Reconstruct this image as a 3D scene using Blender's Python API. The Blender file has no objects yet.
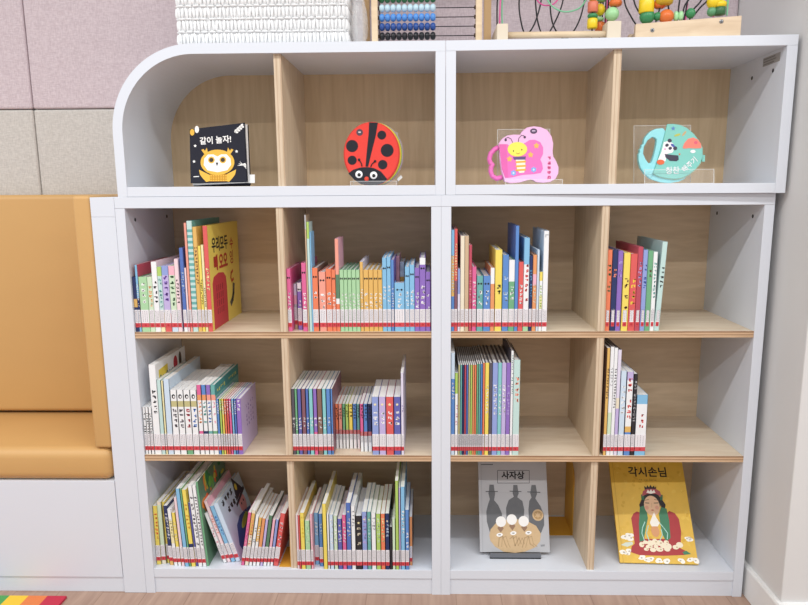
import bpy, bmesh, math, random
from mathutils import Vector, Matrix
random.seed(11)
SC = bpy.context.scene
COL = SC.collection
PI = math.pi
R = math.radians

# ------------------------------------------------------------------ materials
def lin(c):
    return c / 12.92 if c <= .04045 else ((c + .055) / 1.055) ** 2.4
def rgb(h, k=1.0):
    h = h.lstrip('#')
    return tuple(min(1, lin(int(h[i:i + 2], 16) / 255) * k) for i in (0, 2, 4)) + (1,)
_M = {}
def mat(h, rough=.5, var=.06, scale=60, bump=0, spec=.4, name=None, metal=0):
    key = (h, rough, var, scale, bump, spec, metal)
    if key in _M: return _M[key]
    m = bpy.data.materials.new(name or 'paint_' + h); m.use_nodes = True
    nt = m.node_tree; b = nt.nodes['Principled BSDF']
    b.inputs['Roughness'].default_value = rough
    b.inputs['Specular IOR Level'].default_value = spec
    b.inputs['Metallic'].default_value = metal
    tc = nt.nodes.new('ShaderNodeTexCoord')
    nz = nt.nodes.new('ShaderNodeTexNoise'); nz.inputs['Scale'].default_value = scale; nz.inputs['Detail'].default_value = 3
    nt.links.new(tc.outputs['Object'], nz.inputs['Vector'])
    mx = nt.nodes.new('ShaderNodeMix'); mx.data_type = 'RGBA'
    mx.inputs['A'].default_value = rgb(h, 1 - var); mx.inputs['B'].default_value = rgb(h, 1 + var)
    nt.links.new(nz.outputs['Fac'], mx.inputs['Factor'])
    nt.links.new(mx.outputs['Result'], b.inputs['Base Color'])
    if bump:
        bp = nt.nodes.new('ShaderNodeBump'); bp.inputs['Strength'].default_value = bump; bp.inputs['Distance'].default_value = .002
        nt.links.new(nz.outputs['Fac'], bp.inputs['Height']); nt.links.new(bp.outputs['Normal'], b.inputs['Normal'])
    _M[key] = m
    return m
def wood(name, c1, c2, stretch, scale=9, rough=.5, bump=.02, planks=None):
    m = bpy.data.materials.new(name); m.use_nodes = True
    nt = m.node_tree; b = nt.nodes['Principled BSDF']; b.inputs['Roughness'].default_value = rough
    tc = nt.nodes.new('ShaderNodeTexCoord'); mp = nt.nodes.new('ShaderNodeMapping'); mp.inputs['Scale'].default_value = stretch
    nz = nt.nodes.new('ShaderNodeTexNoise'); nz.inputs['Scale'].default_value = scale; nz.inputs['Detail'].default_value = 6; nz.inputs['Distortion'].default_value = .6
    cr = nt.nodes.new('ShaderNodeValToRGB'); cr.color_ramp.elements[0].position = .32; cr.color_ramp.elements[1].position = .7
    cr.color_ramp.elements[0].color = rgb(c1); cr.color_ramp.elements[1].color = rgb(c2)
    nt.links.new(tc.outputs['Object'], mp.inputs['Vector']); nt.links.new(mp.outputs['Vector'], nz.inputs['Vector'])
    nt.links.new(nz.outputs['Fac'], cr.inputs['Fac'])
    col = cr.outputs['Color']
    if planks:
        br = nt.nodes.new('ShaderNodeTexBrick')
        br.inputs['Scale'].default_value = 1; br.inputs['Brick Width'].default_value = planks[1]; br.inputs['Row Height'].default_value = planks[0]
        br.inputs['Mortar Size'].default_value = .0012; br.inputs['Color1'].default_value = (1, 1, 1, 1); br.inputs['Color2'].default_value = (.93, .93, .93, 1); br.inputs['Mortar'].default_value = (.7, .66, .63, 1)
        mp2 = nt.nodes.new('ShaderNodeMapping'); mp2.inputs['Rotation'].default_value = (0, 0, PI / 2)
        nt.links.new(tc.outputs['Object'], mp2.inputs['Vector']); nt.links.new(mp2.outputs['Vector'], br.inputs['Vector'])
        mu = nt.nodes.new('ShaderNodeMix'); mu.data_type = 'RGBA'; mu.blend_type = 'MULTIPLY'; mu.inputs['Factor'].default_value = 1
        nt.links.new(col, mu.inputs['A']); nt.links.new(br.outputs['Color'], mu.inputs['B']); col = mu.outputs['Result']
    nt.links.new(col, b.inputs['Base Color'])
    if bump:
        bp = nt.nodes.new('ShaderNodeBump'); bp.inputs['Strength'].default_value = bump; bp.inputs['Distance'].default_value = .002
        nt.links.new(nz.outputs['Fac'], bp.inputs['Height']); nt.links.new(bp.outputs['Normal'], b.inputs['Normal'])
    return m
def fabric(name, c1, c2):
    m = bpy.data.materials.new(name); m.use_nodes = True
    nt = m.node_tree; b = nt.nodes['Principled BSDF']; b.inputs['Roughness'].default_value = .95; b.inputs['Specular IOR Level'].default_value = .1
    tc = nt.nodes.new('ShaderNodeTexCoord')
    fs = []
    for st in ((1, 1, .18), (.18, 1, 1)):
        mp = nt.nodes.new('ShaderNodeMapping'); mp.inputs['Scale'].default_value = st
        nz = nt.nodes.new('ShaderNodeTexNoise'); nz.inputs['Scale'].default_value = 420; nz.inputs['Detail'].default_value = 4
        nt.links.new(tc.outputs['Object'], mp.inputs['Vector']); nt.links.new(mp.outputs['Vector'], nz.inputs['Vector']); fs.append(nz.outputs['Fac'])
    ad = nt.nodes.new('ShaderNodeMath'); ad.operation = 'ADD'; nt.links.new(fs[0], ad.inputs[0]); nt.links.new(fs[1], ad.inputs[1])
    cr = nt.nodes.new('ShaderNodeMapRange'); cr.inputs['From Min'].default_value = .75; cr.inputs['From Max'].default_value = 1.25
    nt.links.new(ad.outputs[0], cr.inputs['Value'])
    mx = nt.nodes.new('ShaderNodeMix'); mx.data_type = 'RGBA'; mx.inputs['A'].default_value = rgb(c1); mx.inputs['B'].default_value = rgb(c2)
    nt.links.new(cr.outputs['Result'], mx.inputs['Factor']); nt.links.new(mx.outputs['Result'], b.inputs['Base Color'])
    bp = nt.nodes.new('ShaderNodeBump'); bp.inputs['Strength'].default_value = .25; bp.inputs['Distance'].default_value = .001
    nt.links.new(ad.outputs[0], bp.inputs['Height']); nt.links.new(bp.outputs['Normal'], b.inputs['Normal'])
    return m
def clear(name, tint, alpha, rough=.03):
    m = bpy.data.materials.new(name); m.use_nodes = True
    nt = m.node_tree; b = nt.nodes['Principled BSDF']; out = nt.nodes['Material Output']
    b.inputs['Base Color'].default_value = rgb(tint); b.inputs['Roughness'].default_value = rough
    nz = nt.nodes.new('ShaderNodeTexNoise'); nz.inputs['Scale'].default_value = 30
    tr = nt.nodes.new('ShaderNodeBsdfTransparent'); mx = nt.nodes.new('ShaderNodeMixShader')
    mr = nt.nodes.new('ShaderNodeMapRange'); mr.inputs['To Min'].default_value = alpha * .8; mr.inputs['To Max'].default_value = alpha * 1.2
    nt.links.new(nz.outputs['Fac'], mr.inputs['Value']); nt.links.new(mr.outputs['Result'], mx.inputs['Fac'])
    nt.links.new(tr.outputs[0], mx.inputs[1]); nt.links.new(b.outputs[0], mx.inputs[2]); nt.links.new(mx.outputs[0], out.inputs['Surface'])
    return m

WHITE = mat('dadfe8', .38, .015, 6, name='white_laminate')
WALLG = mat('d6d5d4', .85, .03, 5, .02, name='grey_wall_paper')
BASEB = mat('e6e6e5', .5, .02, 6, name='white_baseboard')
BIRCH = wood('birch_plywood', 'd6c2a8', 'e4d4bd', (1.2, 6, 14), 7, .55)
BIRCHV = wood('birch_plywood_upright', 'cdb698', 'ddc8ab', (14, 14, 1.2), 5, .55)
BIRCHB = wood('birch_back_board', 'd0b696', 'e0c8aa', (1.2, 8, 9), 6, .6)
PLY_L = wood('ply_edge_light', 'c6a482', 'd5b694', (2, 2, 30), 8, .6)
PLY_D = wood('ply_edge_dark', '8e6a4c', 'a88060', (2, 2, 30), 8, .6)
PLYV_L = wood('ply_upright_edge_light', 'ccb79b', 'dac7ae', (30, 2, 2), 8, .6)
PLYV_D = wood('ply_upright_edge_dark', 'b89e82', 'c8af94', (30, 2, 2), 8, .6)
FLOORM = wood('oak_floor', 'a08272', 'b39684', (14, 1.2, 1), 4, .5, .01, (.12, 1.2))
PINK = fabric('pink_fabric', 'bfafb4', 'd4c6ca')
GREYF = fabric('grey_fabric', 'bbb6b0', 'd0cbc5')
LEATH = mat('cba066', .42, .03, 9, .05, name='tan_leatherette')
PAGE = wood('page_block', 'dcdcdc', 'f2f2f1', (160, 2, 2), 6, .8, 0)
LABW = mat('e8e5e9', .5, .02, 40)
LABR = mat('d04c54', .5, .03, 40)
DOTG = mat('a09ea4', .6, .02, 40)
DARK = mat('26262b', .5, .05, 60)
PINE = wood('pine', 'd6bd9b', 'e6d0b0', (3, 3, 10), 6, .5)
PINEX = wood('pine_lengthwise', 'd2b99a', 'e2ccaf', (2, 8, 12), 6, .5)
ACRY = clear('clear_acrylic', 'ffffff', .05)
ACRYE = clear('clear_acrylic_edge', 'f4f4f2', .55, .2)
MUST = mat('d8a23a', .5, .05, 20, name='mustard_metal')
IRON = mat('18171a', .35, .05, 60)

# ------------------------------------------------------------------ mesh building
class MB:
    def __init__(s): s.v = []; s.f = []; s.m = []; s.mats = []; s.sm = []
    def mi(s, m):
        if m not in s.mats: s.mats.append(m)
        return s.mats.index(m)
    def add(s, vs, fs, m, smooth=False):
        o = len(s.v); s.v += [tuple(p) for p in vs]; i = s.mi(m)
        for f in fs:
            s.f.append([o + k for k in f]); s.m.append(i); s.sm.append(smooth)
    def box(s, x0, x1, y0, y1, z0, z1, m):
        s.add([(x0, y0, z0), (x1, y0, z0), (x1, y1, z0), (x0, y1, z0), (x0, y0, z1), (x1, y0, z1), (x1, y1, z1), (x0, y1, z1)],
              [(0, 3, 2, 1), (4, 5, 6, 7), (0, 1, 5, 4), (1, 2, 6, 5), (2, 3, 7, 6), (3, 0, 4, 7)], m)
    def extr(s, ring0, ring1, m, side=None, smooth=False):
        n = len(ring0)
        s.add(list(ring0) + list(ring1), [tuple(range(n))[::-1], tuple(range(n, 2 * n))], m)
        s.add(list(ring0) + list(ring1), [(i, (i + 1) % n, n + (i + 1) % n, n + i) for i in range(n)], side or m, smooth)
    def prism(s, pts, y0, y1, m, side=None, smooth=False):          # outline in XZ, from y0 (front) to y1
        a = sum(pts[i][0] * pts[(i + 1) % len(pts)][1] - pts[(i + 1) % len(pts)][0] * pts[i][1] for i in range(len(pts)))
        if a < 0: pts = pts[::-1]
        s.extr([(x, y1, z) for x, z in pts], [(x, y0, z) for x, z in pts], m, side, smooth)
    def tube(s, pts, r, m, n=8, closed=False):
        pts = [Vector(p) for p in pts]; L = len(pts); rings = []
        for i, p in enumerate(pts):
            a = pts[i - 1] if i or closed else p; b = pts[(i + 1) % L] if i < L - 1 or closed else p
            t = (b - a).normalized()
            ref = Vector((0, 1, 0)) if abs(t.y) < .9 else Vector((1, 0, 0))
            u = t.cross(ref).normalized(); w = t.cross(u)
            rr = r[i] if isinstance(r, (list, tuple)) else r
            rings += [p + (u * math.cos(2 * PI * k / n) + w * math.sin(2 * PI * k / n)) * rr for k in range(n)]
        fs = [(i * n + k, i * n + (k + 1) % n, ((i + 1) % L) * n + (k + 1) % n, ((i + 1) % L) * n + k) for i in range(L if closed else L - 1) for k in range(n)]
        if not closed: fs += [tuple(range(n))[::-1], tuple(range((L - 1) * n, L * n))]
        s.add(rings, fs, m, True)
    def lathe(s, prof, m, c=(0, 0, 0), axis='z', n=20):               # prof = [(r, h)]
        vs = []
        for r, h in prof:
            for k in range(n):
                a = 2 * PI * k / n; p = (r * math.cos(a), r * math.sin(a), h)
                if axis == 'x': p = (p[2], p[0], p[1])
                if axis == 'y': p = (p[0], p[2], p[1])
                vs.append((p[0] + c[0], p[1] + c[1], p[2] + c[2]))
        L = len(prof)
        fs = [(i * n + k, i * n + (k + 1) % n, (i + 1) * n + (k + 1) % n, (i + 1) * n + k) for i in range(L - 1) for k in range(n)]
        fs += [tuple(range(n))[::-1], tuple(range((L - 1) * n, L * n))]
        s.add(vs, fs, m, True)
    def ball(s, c, r, m, n=16, sx=1, sy=1, sz=1):
        pr = [(max(1e-4, math.sin(PI * i / n)) , -math.cos(PI * i / n)) for i in range(n + 1)]
        vs = []; k2 = n + 4
        for a, h in pr:
            for k in range(k2):
                t = 2 * PI * k / k2; vs.append((c[0] + r * sx * a * math.cos(t), c[1] + r * sy * a * math.sin(t), c[2] + r * sz * h))
        fs = [(i * k2 + k, i * k2 + (k + 1) % k2, (i + 1) * k2 + (k + 1) % k2, (i + 1) * k2 + k) for i in range(n) for k in range(k2)]
        s.add(vs, fs, m, True)
    def build(s, name, parent=None, loc=(0, 0, 0), rot=None, bevel=0, seg=2):
        me = bpy.data.meshes.new(name); me.from_pydata(s.v, [], s.f)
        for m in s.mats: me.materials.append(m)
        me.polygons.foreach_set('material_index', s.m); me.polygons.foreach_set('use_smooth', s.sm)
        me.update()
        o = bpy.data.objects.new(name, me); COL.objects.link(o); o.location = loc
        if rot: o.rotation_euler = rot
        if parent: o.parent = parent
        if bevel:
            bm = bmesh.new(); bm.from_mesh(me); bmesh.ops.remove_doubles(bm, verts=bm.verts, dist=1e-6); bm.to_mesh(me); bm.free()
            b = o.modifiers.new('bevel', 'BEVEL'); b.width = bevel; b.segments = seg; b.limit_method = 'ANGLE'; b.harden_normals = False
        return o
def tag(o, label=None, cat=None, group=None, kind=None):
    if label: o['label'] = label
    if cat: o['category'] = cat
    if group: o['group'] = group
    if kind: o['kind'] = kind
    return o
def thing(name, label, cat, loc=(0, 0, 0), rot=(0, 0, 0), group=None):
    o = bpy.data.objects.new(name, None); COL.objects.link(o); o.empty_display_size = .05
    o.location = loc; o.rotation_euler = rot
    return tag(o, label, cat, group)
def bx(name, x0, x1, y0, y1, z0, z1, m, parent=None, bevel=.0008):
    b = MB(); b.box(x0, x1, y0, y1, z0, z1, m); return b.build(name, parent, bevel=bevel)

# flat printing and stitched shapes on a surface: origin o, axes u and v in the surface, n out of it
_FO = None
def glyphs(s, bold=0.0):
    global _FO
    if _FO is None:
        _FO = bpy.data.objects.new('lettering_source', bpy.data.curves.new('lettering_source', 'FONT')); COL.objects.link(_FO)
    c = _FO.data; c.body = s; c.align_x = 'CENTER'; c.align_y = 'CENTER'; c.offset = bold; c.resolution_u = 3
    bpy.context.view_layer.update()
    dg = bpy.context.evaluated_depsgraph_get(); e = _FO.evaluated_get(dg); me = e.to_mesh()
    vs = [(v.co.x, v.co.y) for v in me.vertices]; fs = [tuple(p.vertices) for p in me.polygons]; e.to_mesh_clear()
    return vs, fs
class Deco:
    def __init__(s, mb, o=(0, 0, 0), u=(1, 0, 0), v=(0, 0, 1), n=(0, -1, 0), step=.0003):
        s.b = mb; s.o = Vector(o); s.u = Vector(u); s.v = Vector(v); s.n = Vector(n); s.step = step
    def p(s, x, y, h): return s.o + s.u * x + s.v * y + s.n * h
    def poly(s, pts, m, k=1):
        a = sum(pts[i][0] * pts[(i + 1) % len(pts)][1] - pts[(i + 1) % len(pts)][0] * pts[i][1] for i in range(len(pts)))
        if a < 0: pts = pts[::-1]
        s.b.extr([s.p(x, y, -.0002) for x, y in pts], [s.p(x, y, k * s.step) for x, y in pts], m)
    def rect(s, x0, y0, x1, y1, m, k=1): s.poly([(x0, y0), (x1, y0), (x1, y1), (x0, y1)], m, k)
    def ell(s, cx, cy, rx, ry, m, k=1, n=20, rot=0):
        c, q = math.cos(rot), math.sin(rot)
        s.poly([(cx + rx * math.cos(2 * PI * i / n) * c - ry * math.sin(2 * PI * i / n) * q, cy + rx * math.cos(2 * PI * i / n) * q + ry * math.sin(2 * PI * i / n) * c) for i in range(n)], m, k)
    def star(s, cx, cy, r, m, k=1, q=.5, n=5, rot=0):
        s.poly([(cx + (r if i % 2 == 0 else r * q) * math.sin(rot + PI * i / n), cy + (r if i % 2 == 0 else r * q) * math.cos(rot + PI * i / n)) for i in range(2 * n)], m, k)
    def line(s, pts, w, m, k=1):
        for (x0, y0), (x1, y1) in zip(pts, pts[1:]):
            L = math.hypot(x1 - x0, y1 - y0)
            if L < 1e-6: continue
            dx, dy = (x1 - x0) / L * w / 2, (y1 - y0) / L * w / 2
            s.poly([(x0 - dy - dx * .6, y0 + dx - dy * .6), (x0 + dy - dx * .6, y0 - dx - dy * .6), (x1 + dy + dx * .6, y1 - dx + dy * .6), (x1 - dy + dx * .6, y1 + dx + dy * .6)], m, k)
    def text(s, t, cx, cy, size, m, k=1, bold=0.0, rot=0, sx=1.0):
        vs, fs = glyphs(t, bold); c, q = math.cos(rot), math.sin(rot)
        s.b.add([s.p(cx + size * (x * sx * c - y * q), cy + size * (x * sx * q + y * c), k * s.step) for x, y in vs], fs, m)
    def script(s, cx, cy, cw, n, m, k=1, vert=True, rnd=None, rot=0):     # letter-like strokes too small to read in the photograph
        rnd = rnd or random
        c, q = math.cos(rot), math.sin(rot)
        for i in range(n):
            if rnd.random() < .06: continue
            ox, oy = (cx, cy - i * cw * 1.12) if vert else (cx + i * cw * 1.12 * c, cy + i * cw * 1.12 * q)
            for _ in range(4):
                a, b2 = rnd.uniform(-.36, .3) * cw, rnd.uniform(-.36, .3) * cw
                if rnd.random() < .5: w_, h_ = rnd.uniform(.4, .7) * cw, .22 * cw
                else: w_, h_ = .22 * cw, rnd.uniform(.4, .7) * cw
                pts = [(a, b2), (min(a + w_, .42 * cw), b2), (min(a + w_, .42 * cw), min(b2 + h_, .42 * cw)), (a, min(b2 + h_, .42 * cw))]
                s.poly([(ox + x * c - y * q, oy + x * q + y * c) for x, y in pts], m, k)

# measured in metres: x, width, height, y of the spine, lean, look, spine colour, options
BOOKS = [
 ('far left', 1, [
  (0.0212, 0.0088, 0.1405, 0.008, 0, 'thin navy paperback with picture spine', 'navy', {'b': [(0.45, 0.6, 'gold'), (0.2, 0.4, 'sky')], 't': None}),
  (0.0315, 0.0083, 0.1707, 0.008, 0, 'blue-spined book with dark red cover', 'sky', {'c': 'crim', 'b': [(0.3, 0.5, 'navy')], 'd': 0.2}),
  (0.041, 0.0209, 0.1404, 0.008, 0, 'thick mid-green book', 'lgr', {'t': (0.45, 0.85, 'wht'), 'c': 'gr'}),
  (0.0628, 0.0119, 0.1403, 0.008, 0, 'pale green storybook', 'pgr', {'t': (0.4, 0.8, 'org')}),
  (0.0756, 0.0134, 0.178, 0.008, 0, 'white large-cover book with black spine writing', 'wht', {'t': (0.3, 0.7, 'blk'), 'c': 'ppink', 'd': 0.2}),
  (0.0899, 0.0104, 0.1654, 0.008, 0, 'white book with lime top and teal writing', 'mint', {'b': [(0.86, 1, 'lime'), (0, 0.3, 'pyel')], 't': (0.32, 0.8, 'teal')}),
  (0.1012, 0.0162, 0.1679, 0.008, 0, 'purple-spined book with blue top', 'lav', {'b': [(0.86, 1, 'pblue'), (0, 0.28, 'red')], 't': (0.32, 0.82, 'pur')}),
  (0.1184, 0.0147, 0.1678, 0.008, 0, 'pale green book with pink top', 'pgr', {'b': [(0.86, 1, 'pink'), (0, 0.22, 'pbl')], 't': (0.32, 0.82, 'dgr')}),
  (0.134, 0.0098, 0.1853, 0.008, 0, 'thin pale pink book', 'ppink', {'t': (0.35, 0.7, 'blk')}),
  (0.1488, 0.0088, 0.2126, 0.008, 0, 'slim royal blue book', 'rblue', {'t': (0.4, 0.7, 'pbl'), 'b': [(0, 0.14, 'wht')]}),
  (0.1583, 0.0055, 0.1626, 0.008, 0, 'very thin white and pink book', 'ppink', {'t': None}),
  (0.1644, 0.0062, 0.2742, 0.008, 0, 'tall thin coral red book', 'salm', {'d': 0.2, 't': None, 'c': 'red'}),
  (0.1716, 0.0129, 0.2791, 0.008, 0, 'tallest teal and white checked book', 'mint', {'b': [(0.15, 0.175, 'teal'), (0.2, 0.225, 'teal'), (0.25, 0.275, 'teal'), (0.3, 0.325, 'teal'), (0.35, 0.375, 'teal'), (0.4, 0.42500000000000004, 'teal'), (0.45, 0.47500000000000003, 'teal'), (0.5, 0.525, 'teal'), (0.55, 0.5750000000000001, 'teal'), (0.6, 0.625, 'teal'), (0.65, 0.675, 'teal'), (0.7, 0.725, 'teal'), (0.75, 0.775, 'teal'), (0.8, 0.8250000000000001, 'teal'), (0.85, 0.875, 'teal'), (0.9, 0.925, 'teal')], 'c': 'teal', 't': None, 'd': 0.22}),
  (0.1854, 0.0096, 0.2643, 0.008, 0, 'tall orange-yellow book', 'gold', {'t': (0.4, 0.8, 'brn'), 'c': 'gold', 'd': 0.2}),
  (0.1959, 0.007, 0.2173, 0.008, 0, 'thin golden yellow book', 'yel', {'t': (0.3, 0.6, 'blk')}),
  (0.2038, 0.006, 0.2198, 0.008, 0, 'thin cream yellow book', 'pyel', {'t': (0.25, 0.5, 'blk')}),
  (0.2109, 0.0111, 0.2666, 0.008, 0, 'big yellow-covered book with red spine and hand lettering', 'red', {'c': 'yel', 'd': 0.262, 'art': 'yellow', 't': (0.35, 0.6, 'pyel')}),
 ]),
 ('centre left', 1, [
  (0.4104, 0.0098, 0.1591, 0.008, 0, 'magenta storybook', 'mag', {'t': (0.3, 0.6, 'wht'), 'e': 1}),
  (0.4205, 0.0118, 0.1168, 0.0399, 0, 'short pale grey book with pink band', 'grey', {'b': [(0.55, 0.75, 'pink'), (0, 0.25, 'tan'), (0.75, 1, 'plav')], 't': None}),
  (0.4361, 0.0104, 0.1211, 0.0275, 0, 'short purple and white book', 'pur', {'b': [(0.82, 1, 'wht')], 't': (0.35, 0.6, 'wht'), 'e': 1}),
  (0.4521, 0.0113, 0.1739, 0.008, 0, 'bright pink storybook', 'mag', {'t': (0.3, 0.6, 'wht'), 'e': 1}),
  (0.4642, 0.0037, 0.2921, 0.008, 0, 'tallest tan wood-coloured slim book', 'tan', {'b': [(0.88, 1, 'grey')], 'ls': 0, 't': None, 'd': 0.05}),
  (0.4685, 0.0064, 0.275, 0.008, 0, 'tall slim mint green book', 'mint', {'b': [(0.85, 1, 'lime')], 'ls': 0, 't': None, 'd': 0.05, 'c': 'mint'}),
  (0.4756, 0.0028, 0.2505, 0.008, 0, 'very thin sky blue booklet', 'sky', {'ls': 0, 't': None, 'd': 0.05}),
  (0.4784, 0.0135, 0.1614, 0.008, 0.0019, 'orange-red storybook with dark cover', 'oran', {'t': (0.3, 0.6, 'wht'), 'e': 1, 'c': 'brn'}),
  (0.4949, 0.0166, 0.1513, 0.008, 0, 'salmon storybook with pale top', 'salm', {'t': (0.3, 0.6, 'wht'), 'e': 1}),
  (0.5129, 0.0133, 0.1587, 0.008, 0, 'orange storybook', 'oran', {'t': (0.3, 0.6, 'wht'), 'e': 1}),
  (0.5271, 0.0092, 0.1562, 0.008, 0, 'thin orange storybook', 'oran', {'t': (0.3, 0.6, 'wht'), 'e': 1}),
  (0.5372, 0.0087, 0.233, 0.008, 0, 'tall salmon book with pink cover', 'salm', {'b': [(0.36, 0.62, 'dgr'), (0.3, 0.36, 'wht'), (0, 0.3, 'oran')], 'c': 'pink', 't': None, 'd': 0.1}),
  (0.5471, 0.0095, 0.1561, 0.008, 0, 'green storybook', 'lgr', {'t': (0.3, 0.6, 'wht'), 'e': 1, 'c': 'gr'}),
  (0.5575, 0.0087, 0.156, 0.008, 0, 'green storybook', 'lgr', {'t': (0.3, 0.6, 'wht'), 'e': 1, 'c': 'gr'}),
  (0.5671, 0.0092, 0.156, 0.008, 0, 'green storybook', 'lgr', {'t': (0.3, 0.6, 'wht'), 'e': 1, 'c': 'gr'}),
  (0.5772, 0.01, 0.156, 0.008, 0, 'green storybook', 'lgr', {'t': (0.3, 0.6, 'wht'), 'e': 1, 'c': 'gr'}),
  (0.5881, 0.009, 0.1559, 0.008, 0, 'green storybook', 'lgr', {'t': (0.3, 0.6, 'wht'), 'e': 1, 'c': 'gr'}),
  (0.598, 0.0077, 0.1758, 0.008, 0, 'thin taller yellow storybook with lavender cover', 'gold', {'t': (0.3, 0.6, 'wht'), 'c': 'plav'}),
  (0.6066, 0.0122, 0.1559, 0.008, 0, 'golden storybook', 'gold', {'t': (0.3, 0.6, 'wht'), 'e': 1}),
  (0.6197, 0.0107, 0.1558, 0.008, 0, 'golden storybook', 'gold', {'t': (0.3, 0.6, 'wht'), 'e': 1}),
  (0.6313, 0.0107, 0.1558, 0.008, 0, 'golden storybook', 'gold', {'t': (0.3, 0.6, 'wht'), 'e': 1}),
  (0.6429, 0.01, 0.1557, 0.008, 0, 'golden storybook', 'gold', {'t': (0.3, 0.6, 'wht'), 'e': 1}),
  (0.6538, 0.0102, 0.1855, 0.008, 0, 'sky blue storybook', 'sky', {'t': (0.3, 0.6, 'wht'), 'e': 1}),
  (0.6649, 0.0097, 0.188, 0.008, 0, 'sky blue storybook', 'sky', {'t': (0.3, 0.6, 'wht'), 'e': 1}),
  (0.6755, 0.0069, 0.1805, 0.008, 0, 'thin dark blue storybook', 'blue', {'t': (0.3, 0.6, 'wht'), 'c': 'pur'}),
  (0.6838, 0.0248, 0.123, 0.008, 0, 'wide short sky blue book', 'sky', {'t': (0.3, 0.75, 'wht'), 'd': 0.045, 'e': 1}),
  (0.6782, 0.0127, 0.1765, 0.1449, 0, 'tall pink book behind the wide short blue book', 'pink', {'ls': 0, 't': None, 'd': 0.12, 'hid': 1}),
  (0.6921, 0.0113, 0.1603, 0.1449, 0, 'pale blue and orange book behind the wide short blue one', 'pbl', {'b': [(0.5, 0.75, 'gold')], 'ls': 0, 't': None, 'd': 0.12, 'hid': 1}),
  (0.7101, 0.0107, 0.1629, 0.008, 0, 'sky blue storybook', 'sky', {'t': (0.3, 0.6, 'wht'), 'e': 1}),
  (0.7217, 0.0117, 0.1679, 0.008, 0, 'sky blue storybook', 'sky', {'t': (0.3, 0.6, 'wht'), 'e': 1}),
  (0.7343, 0.0117, 0.1603, 0.008, 0, 'purple storybook', 'pur', {'t': (0.3, 0.6, 'wht'), 'e': 1}),
  (0.7468, 0.0142, 0.1851, 0.008, 0, 'taller purple storybook with white top', 'pur', {'b': [(0.91, 1, 'wht')], 't': (0.3, 0.6, 'wht'), 'e': 1}),
  (0.762, 0.0112, 0.1503, 0.008, 0, 'purple storybook with pale pages', 'pur', {'t': (0.3, 0.6, 'wht'), 'e': 1}),
 ]),
 ('centre right', 1, [
  (0.8228, 0.0076, 0.2536, 0.008, 0, 'tall sky blue book', 'sky', {'b': [(0.35, 0.75, 'gold'), (0, 0.35, 'blue')], 't': (0.35, 0.75, 'pbl'), 'd': 0.19}),
  (0.8314, 0.0089, 0.256, 0.008, 0, 'tall red book with purple base', 'red', {'b': [(0.12, 0.5, 'mar')], 't': (0.5, 0.85, 'pyel'), 'd': 0.19}),
  (0.8412, 0.0059, 0.1574, 0.008, 0, 'short lavender-blue booklet', 'plav', {'b': [(0.6, 1, 'pblue')], 't': None}),
  (0.848, 0.0096, 0.2388, 0.008, 0, 'tall cream book', 'crm', {'t': None, 'd': 0.19, 'c': 'grey'}),
  (0.8585, 0.0096, 0.2388, 0.008, 0, 'tall tan book with dark stripe', 'tan', {'t': None, 'd': 0.19, 'c': 'crm'}),
  (0.869, 0.0071, 0.2167, 0.008, 0, 'crimson book', 'crim', {'t': (0.3, 0.7, 'pink'), 'd': 0.18}),
  (0.8771, 0.0101, 0.1623, 0.008, 0, 'pink book with white writing', 'mag', {'t': (0.3, 0.75, 'wht')}),
  (0.8889, 0.0149, 0.1398, 0.008, 0, 'jade green storybook', 'teal', {'t': (0.35, 0.7, 'wht'), 'e': 1}),
  (0.9052, 0.0167, 0.1397, 0.008, 0, 'periwinkle blue storybook', 'blue', {'t': (0.35, 0.7, 'wht'), 'e': 1}),
  (0.9227, 0.0096, 0.1596, 0.008, 0, 'white-topped slim orange book', 'org', {'b': [(0.75, 1, 'wht')], 't': None}),
  (0.934, 0.0166, 0.2041, 0.008, 0, 'bright yellow book', 'yel', {'t': (0.4, 0.55, 'blk')}),
  (0.9523, 0.0146, 0.1917, 0.008, 0, 'mid-blue book', 'blue', {'t': (0.3, 0.7, 'pbl')}),
  (0.9678, 0.0141, 0.1793, 0.008, 0, 'green book with white upper spine', 'gr', {'b': [(0.7, 1, 'wht')], 't': (0.35, 0.6, 'wht')}),
  (0.9828, 0.0081, 0.2625, 0.008, 0, 'tallest bright blue book', 'blue', {'t': None, 'd': 0.17, 'c': 'rblue'}),
  (0.9919, 0.0116, 0.1742, 0.008, 0, 'orange-red book with white writing', 'red', {'t': (0.3, 0.65, 'wht')}),
  (1.0044, 0.0131, 0.2332, 0.008, 0, 'tall white and sky blue book', 'wht', {'b': [(0.72, 1, 'sky'), (0, 0.18, 'lgr')], 't': (0.25, 0.7, 'red'), 'd': 0.18, 'c': 'sky'}),
  (1.0184, 0.0076, 0.1889, 0.008, 0, 'slim dark blue book', 'navy', {'t': (0.4, 0.8, 'sky')}),
  (1.0269, 0.0091, 0.1913, 0.008, 0, 'orange and pink slim book', 'org', {'b': [(0.6, 0.75, 'pink')], 't': (0.3, 0.6, 'crm')}),
  (1.0369, 0.0056, 0.2036, 0.008, 0, 'thin pale blue book', 'pbl', {'t': None, 'd': 0.18}),
  (1.0434, 0.0076, 0.1492, 0.008, 0, 'short white book with yellow top', 'wht', {'b': [(0.85, 1, 'yel'), (0.35, 0.6, 'pyel')], 't': (0.3, 0.8, 'lime')}),
  (1.0519, 0.0121, 0.25, 0.008, 0, 'tall pale lavender-white book', 'wht', {'t': (0.85, 0.95, 'grey'), 'd': 0.18, 'c': 'pbl'}),
 ]),
 ('far right', 1, [
  (1.2089, 0.0113, 0.2028, 0.008, 0, 'orange book', 'oran', {'t': (0.4, 0.8, 'dgr'), 'sl': 1, 'd': 0.17}),
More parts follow.
